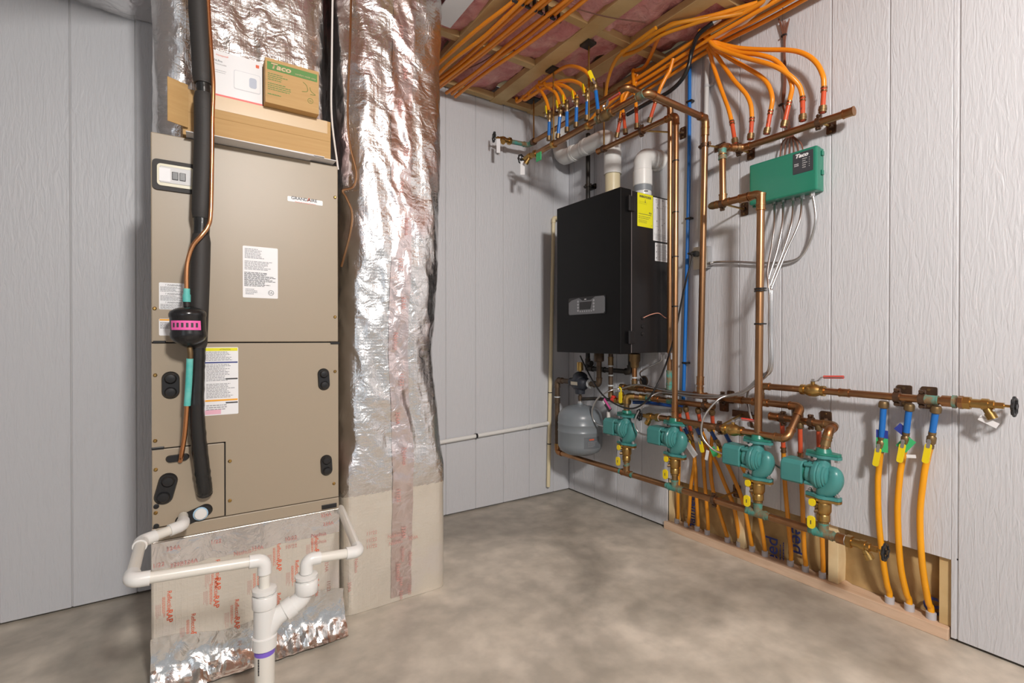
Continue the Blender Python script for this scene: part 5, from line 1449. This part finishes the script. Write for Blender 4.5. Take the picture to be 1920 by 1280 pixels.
for i, bot, mids, top, stub in ((11, (1668, 1133), [(1663, 1095), (1656, 1052), (1648, 980), (1646, 910), (1648, 878)], (1651, 846), (1657, 757, H1X)),
                                (12, (1705, 1147), [(1699, 1110), (1688, 1055), (1683, 960), (1687, 895), (1691, 868)], (1696, 838), (1705, 762, H1X)),
                                (13, (1746, 1162), [(1740, 1125), (1729, 1055), (1725, 965), (1732, 895), (1738, 862)], (1744, 838), (1755, 766, H1X))):
    t, te, d = floor_tube(i, bot, mids, top, 2.185, stub, 'blue', ((0, .15, -1), .070), .0105, 'pexfloor')
    if i < 13:
        fx = 2.175
        a = oX(1654, 806, fx) if i == 11 else oX(1697, 800, fx)
        tg_ = MB().prism([(-.019, 0), (.019, 0), (.019, -.030), (-.019, -.030)], a, V((0, -1, 0)) if i == 11 else V((0, -.75, -.6)), ZZ if i == 11 else V((0, -.6, .75)), .0012).build('blue_card', 'bluetag', t)
        b_ = a + V((-.0005, 0, -.030)) if i == 11 else oX(1708, 822, fx)
        ux, uy = (V((0, -1, 0)), ZZ) if i == 11 else (V((0, -.82, -.57)), V((0, -.57, .82)))
        MB().prism([(-.019, 0), (.019, 0), (.019, -.052), (-.019, -.052)], b_, ux, uy, .0012).build('green_card', 'greentag', t)
        if i == 12: MB().prism([(-.014, 0), (.014, 0), (.014, -.012), (-.014, -.012)], oX(1708, 852, fx), V((0, -1, .15)), V((0, .15, 1)), .0012).build('white_card', 'white', t)

# ================================================================== RED STUB MANIFOLD LOOPS (UPPER RIGHT)
HOLE = V((2.10, 1.45, 2.51))
U = [((1379, 270), (1372, 228), [(1366, 205), (1358, 183), (1348, 155), (1338, 125), (1328, 92)], (2.175, 2.19, 2.19, 2.18, 2.15)),
     ((1407, 262), (1410, 222), [(1408, 198), (1401, 180), (1391, 167), (1376, 150), (1358, 125), (1345, 106), (1335, 94)], (2.17, 2.17, 2.17, 2.17, 2.17, 2.16, 2.14)),
     ((1437, 252), (1445, 208), [(1448, 184), (1441, 160), (1427, 144), (1400, 127), (1375, 113), (1352, 99), (1338, 90)], (2.165, 2.165, 2.165, 2.165, 2.16, 2.15, 2.13)),
     ((1469, 239), (1480, 191), [(1485, 162), (1476, 138), (1455, 114), (1425, 103), (1385, 98), (1352, 87), (1337, 80)], (2.16, 2.15, 2.15, 2.14, 2.14, 2.13, 2.11)),
     ((1505, 227), (1505, 183), [(1498, 160), (1476, 138), (1447, 122), (1400, 109), (1360, 96), (1335, 82)], (2.16, 2.13, 2.12, 2.12, 2.12, 2.10)),
     ((1542, 212), (1545, 165), [(1543, 142), (1530, 117), (1508, 101), (1479, 94), (1430, 93), (1386, 90), (1350, 82), (1326, 72)], (2.165, 2.165, 2.165, 2.165, 2.16, 2.15, 2.13, 2.09))]
for i, (b0, b1, mids, xs_) in enumerate(U):
    root, tp_ = oX(*b0, MX), oX(*b1, 2.172)
    t = T('zone_loop_tube', 'orange tube arching from the %s red stub of the upper right manifold' % ORD[i], 'tube', root, 'orange tubes fanning from the upper right manifold')
    P = [tp_] + [oX(a, b, x) for (a, b), x in zip(mids, xs_)]
    e_ = P[-1]; P.append(V((e_.x - .02, e_.y + .03, 2.552)))
    MB().tube(smooth(P, 8), .0098, 12).build('tube', 'pex', t)
    d = (tp_ - root).normalized()
    MB().tube([root, tp_], .0096, 12).build('stub', 'red', t)
    MB().cyl(root + d * .002, root + d * .028, .0148, 12).cyl(root + d * .012, root + d * .02, .0158, 12).build('compression_nut', 'brassdull', t)
    MB().cyl(tp_ - d * .016, tp_ - d * .009, .0122, 12).cyl(tp_ - d * .003, tp_ + d * .004, .0122, 12).build('crimp_ring', 'copper', t)
    k = tp_.lerp(root, .5)
    if i in (1, 2, 4): text('2' if i == 1 else '5', .014, k + V((-.0105, 0, 0)), (0, -1, 0), (0, 0, 1), 'ink', t)

# ================================================================== CEILING MANIFOLDS: BLUE STUBS
BL = [((1029, 260), (1030, 228), [(1029, 206), (1024, 188), (1016, 173), (1010, 168)], (1024, 205)),
      ((1046, 256), (1050, 218), [(1050, 200), (1042, 175), (1025, 163)], (1042, 190)),
      ((1063, 244), (1063, 209), [(1061, 192), (1053, 173), (1037, 158), (1015, 160)], (1052, 186)),
      ((1080, 235), (1081, 201), [(1081, 187), (1073, 171), (1050, 159), (1022, 165), (995, 180)], (1071, 176)),
      ((1100, 222), (1101, 190), [(1099, 173), (1089, 158), (1068, 151), (1040, 156), (1008, 172), (985, 187)], (1089, 160)),
      ((1122, 212), (1117, 170), [(1109, 147), (1094, 131), (1066, 124), (1037, 135), (1005, 162), (972, 190)], (1109, 146))]
MLX = ML
for i, (b0, b1, mids, hp) in enumerate(BL):
    root, tp_ = oX(*b0, MLX), oX(*b1, MLX)
    t = T('ceiling_loop_tube', 'orange tube with blue stub on the hung manifold, %s from the back wall' % ORD[i], 'tube', root, 'blue stub tubes on the hung manifold')
    d = (tp_ - root).normalized(); v0 = tp_ + d * .03
    P = [v0 + d * .028] + [oX(a, b, MLX + .003 * k) for k, (a, b) in enumerate(mids)]
    P = [p if p.z < 2.534 else V((p.x, p.y, 2.534)) for p in P]
    P.append(P[-1] + V((0, .02, .03)))
    MB().tube(smooth(P, 7), .0095, 12).build('tube', 'pex', t)
    MB().tube([root, tp_], .0092, 12).build('stub', 'blue', t)
    MB().cyl(root - d * .01, root + d * .014, .0135, 12).build('compression_nut', 'brassdull', t)
    MB().cyl(tp_ - d * .004, tp_ + d * .004, .0118, 12).build('crimp_ring', 'steel', t)
    stub_valve(t, v0, d, (-.9, .4, 0) if i < 5 else (-.75, -.6, 0), (-.12 + .1 * (i % 2), .45, .9), .060)
# valves at the far ends, hangers
r1e = V((1.80, 2.515, 2.285))
run(r1, [r1e - ZY * .02, r1e + V((0, .018, -.002)), V((1.668, 2.535, 2.277))], .0140, 'verdigris', bend=.02, elbow='verdigris')
hose_bib(r1, V((1.668, 2.535, 2.277)), (-1, 0, 0), (0, -.6, -.6), .015, wheel_d=(-1, .25, 0))
hangtag(r1, V((1.566, 2.515, 2.265)), (0, 0, -1), (-.5, -.85, 0), .022, .085)
MB().cyl((1.80, 2.475, 2.29), (1.80, 2.475, 2.546), .0047, 8).build('rod', 'brass', r1)
MB().lathe([(.0156, -.009), (.021, -.009), (.021, .009), (.0156, .009)], (1.80, 2.475, 2.285), ZY, 16).build('split_ring', 'hanger', r1)
MB().box((1.775, 2.44, 2.540), (1.83, 2.51, 2.5465), .001).build('ceiling_plate', 'iron', r1)
hose_bib(r3, V((ML, 2.302, MZ)), (-.2, 1, -.03), (-.3, 0, -1), .015)
hangtag(r3, V((ML - .03, 2.40, MZ - .02)), (0, 0, -1), (-.6, -.8, 0), .026, .08)
MB().box((ML - .045, 2.20, MZ - .075), (ML - .040, 2.245, MZ - .028), .001).build('green_tag', 'greentag', r3)
for px in (1104, 1038):
    q = oX(px, 235, ML)
    MB().cyl((ML, q.y, MZ + .01), (ML, q.y, 2.546), .0047, 8).build('rod', 'brass', r3)
    MB().lathe([(CR * 1.12, -.009), (CR * 1.45, -.009), (CR * 1.45, .009), (CR * 1.12, .009)], (ML, q.y, MZ + .002), ZY, 16).build('split_ring', 'brass', r3)
    MB().box((ML - .035, q.y - .035, 2.535), (ML + .02, q.y + .03, 2.5465), .001).build('ceiling_plate', 'iron', r3)
yv = oX(1136, 205, ML).y
b = ball_valve(r3, (ML, yv, MZ + .006), ZY, (-.35, 0, .94), CR, (.0, -1, .05), m='brassdull', lever=.11)

# red stubs on the short manifold by the vent
RD = [((1156, 258), (1163, 224), [(1166, 205), (1170, 188), (1178, 172), (1190, 160)]),
      ((1173, 251), (1169, 214), [(1166, 198), (1166, 182), (1173, 168), (1185, 158)]),
      ((1194, 241), (1193, 203), [(1191, 180), (1188, 150), (1187, 120), (1193, 96), (1212, 74), (1245, 55), (1290, 40), (1340, 28), (1420, 5)]),
      ((1217, 230), (1230, 188), [(1238, 166), (1248, 146), (1256, 132)])]
for i, (b0, b1, mids) in enumerate(RD):
    root, tp_ = oX(*b0, 2.02), oX(*b1, 2.02)
    t = T('ceiling_loop_tube', 'orange tube with red stub, %s along the short manifold beside the white vent' % ORD[i], 'tube', root, 'red stub tubes on the short manifold')
    P = [tp_] + [oX(a, b, 2.02 + .012 * min(k, 3)) for k, (a, b) in enumerate(mids)]
    P = [p if p.z < 2.53 else V((p.x, p.y, 2.53)) for p in P]
    if i != 2: P.append(P[-1] + V((0, -.02, .05)))
    else: P = P[:6] + [oZ(a, b, 2.528) for a, b in mids[5:]]
    MB().tube(smooth(P, 7), .0095, 12).build('tube', 'pex', t)
    d = (tp_ - root).normalized()
    MB().tube([root, tp_], .0092, 12).build('stub', 'red', t)
    MB().cyl(root, root + d * .026, .014, 12).build('compression_nut', 'brassdull', t)
    MB().cyl(tp_ - d * .014, tp_ - d * .008, .0118, 12).cyl(tp_ - d * .003, tp_ + d * .004, .0118, 12).build('crimp_ring', 'copper', t)

# ================================================================== TUBES STAPLED UNDER THE CEILING
for k in range(8):
    x = 1.075 + .034 * k
    P = []
    for j in range(9):
        y = 2.62 - j * .30
        P.append(V((x + .10 * math.exp(-((y - 1.5) / .9) ** 2) + .034 * noise.noise((k * 3.1, y * 1.6, 1)), y, 2.524 - .016 * (k % 2) + .010 * noise.noise((k * 2.3, y * 2.5, 4)) - .012)))
    tag(MB().tube(smooth(P, 5), .0098, 10).build('ceiling_tube', 'pex'), 'orange tube under the ceiling joists beside the foil duct, %s from the duct' % ORD[k], 'tube', 'orange tubes over the foil duct')
cl = T('tube_clip_row', 'row of black plastic clips holding orange tubes to the ceiling blocking', 'clip', (1.25, 1.76, 2.5))
for k in range(8):
    x = 1.075 + .034 * k + .094
    MB().box((x - .004, 1.735, 2.500), (x + .004, 1.752, 2.5465), .001).box((x - .013, 1.737, 2.494), (x + .013, 1.75, 2.502), .002).build('clip', 'black', cl)
for k in range(7):
    x = 2.205 - .022 * k; zz = 2.510 - .013 * (k % 2)
    P = []
    for j in range(9):
        y = -.2 + j * (2.25 / 8)
        sag = max(0, (y - 1.5)) * .10
        P.append(V((x - .05 * max(0, y - 1.3) + .008 * noise.noise((k * 3.1, y * 2, 9)), y, zz - sag + .006 * noise.noise((k * 2.3, y * 2.5, 2)))))
    P.append(V((2.12 - .012 * k, 2.30, 2.40 - .006 * k))); P.append(V((2.04 - .012 * k, 2.54, 2.36 - .01 * k)))
    tag(MB().tube(smooth(P, 5), .0098, 10).build('ceiling_tube', 'pex'), 'orange tube along the top of the right wall, %s out from the wall' % ORD[k], 'tube', 'orange tubes along the top of the right wall')
for k, pts in enumerate(([(1165, 98), (1215, 70), (1262, 46), (1310, 36), (1365, 27), (1430, 4)], [(1168, 104), (1200, 92), (1240, 66), (1290, 48), (1330, 36), (1400, 22), (1470, -12)],
                         [(1135, 160), (1140, 138), (1155, 112), (1185, 85), (1230, 52)])):
    P = [oZ(a, b, 2.522 - .010 * k) for a, b in pts]
    if k == 2: P[0].z = 2.43; P[1].z = 2.47
    tag(MB().tube(smooth(P, 6), .0092, 10).build('ceiling_tube', 'pexold'), ['orange tube crossing the ceiling diagonally above the copper elbow', 'orange tube running just beside the diagonal one toward the wall', 'orange tube curving up behind the hung manifold'][k], 'tube', 'loose orange tubes on the ceiling')
P = [oX(1176, 215, 2.12), oX(1218, 191, 2.10), oX(1253, 173, 2.09), oX(1277, 151, 2.08), oX(1290, 127, 2.075), oX(1297, 96, 2.07)] + [oZ(1309, 66, 2.49), oZ(1330, 48, 2.50), oZ(1341, 40, 2.51)]
bc = T('gas_flex_line', 'black flexible gas line curving from the ceiling past the copper elbow', 'pipe', P[0])
MB().tube(smooth(P, 8), .0105, 12).build('pipe', 'black', bc)
MB().cyl(P[-1] - (P[-1] - P[-2]).normalized() * .01, P[-1] + (P[-1] - P[-2]).normalized() * .025, .014, 8).build('end_nut', 'steel', bc)
P = [oZ(1322, 78, 2.50), oZ(1352, 66, 2.505), oZ(1385, 50, 2.505), oZ(1415, 26, 2.505), oZ(1450, -10, 2.505)]
tag(MB().tube(smooth(P, 7), .0088, 10).build('white_tube', 'clear'), 'white plastic tube running under the ceiling by the right wall', 'tube')
for k, (a, b_) in enumerate((((1075, 15), (1210, 42)), ((868, 132), (935, 95)))):
    P = [oZ(a[0], a[1], 2.538), oZ((a[0] + b_[0]) / 2, (a[1] + b_[1]) / 2 + 4, 2.528), oZ(b_[0], b_[1], 2.538)]
    tag(MB().tube(smooth(P, 6), .0028, 6).build('ceiling_wire', 'wire'), ['thin brown wire hanging across the pink insulation between joists', 'thin brown wire by the foil duct under the back joist bay'][k], 'wire')
flush_text()
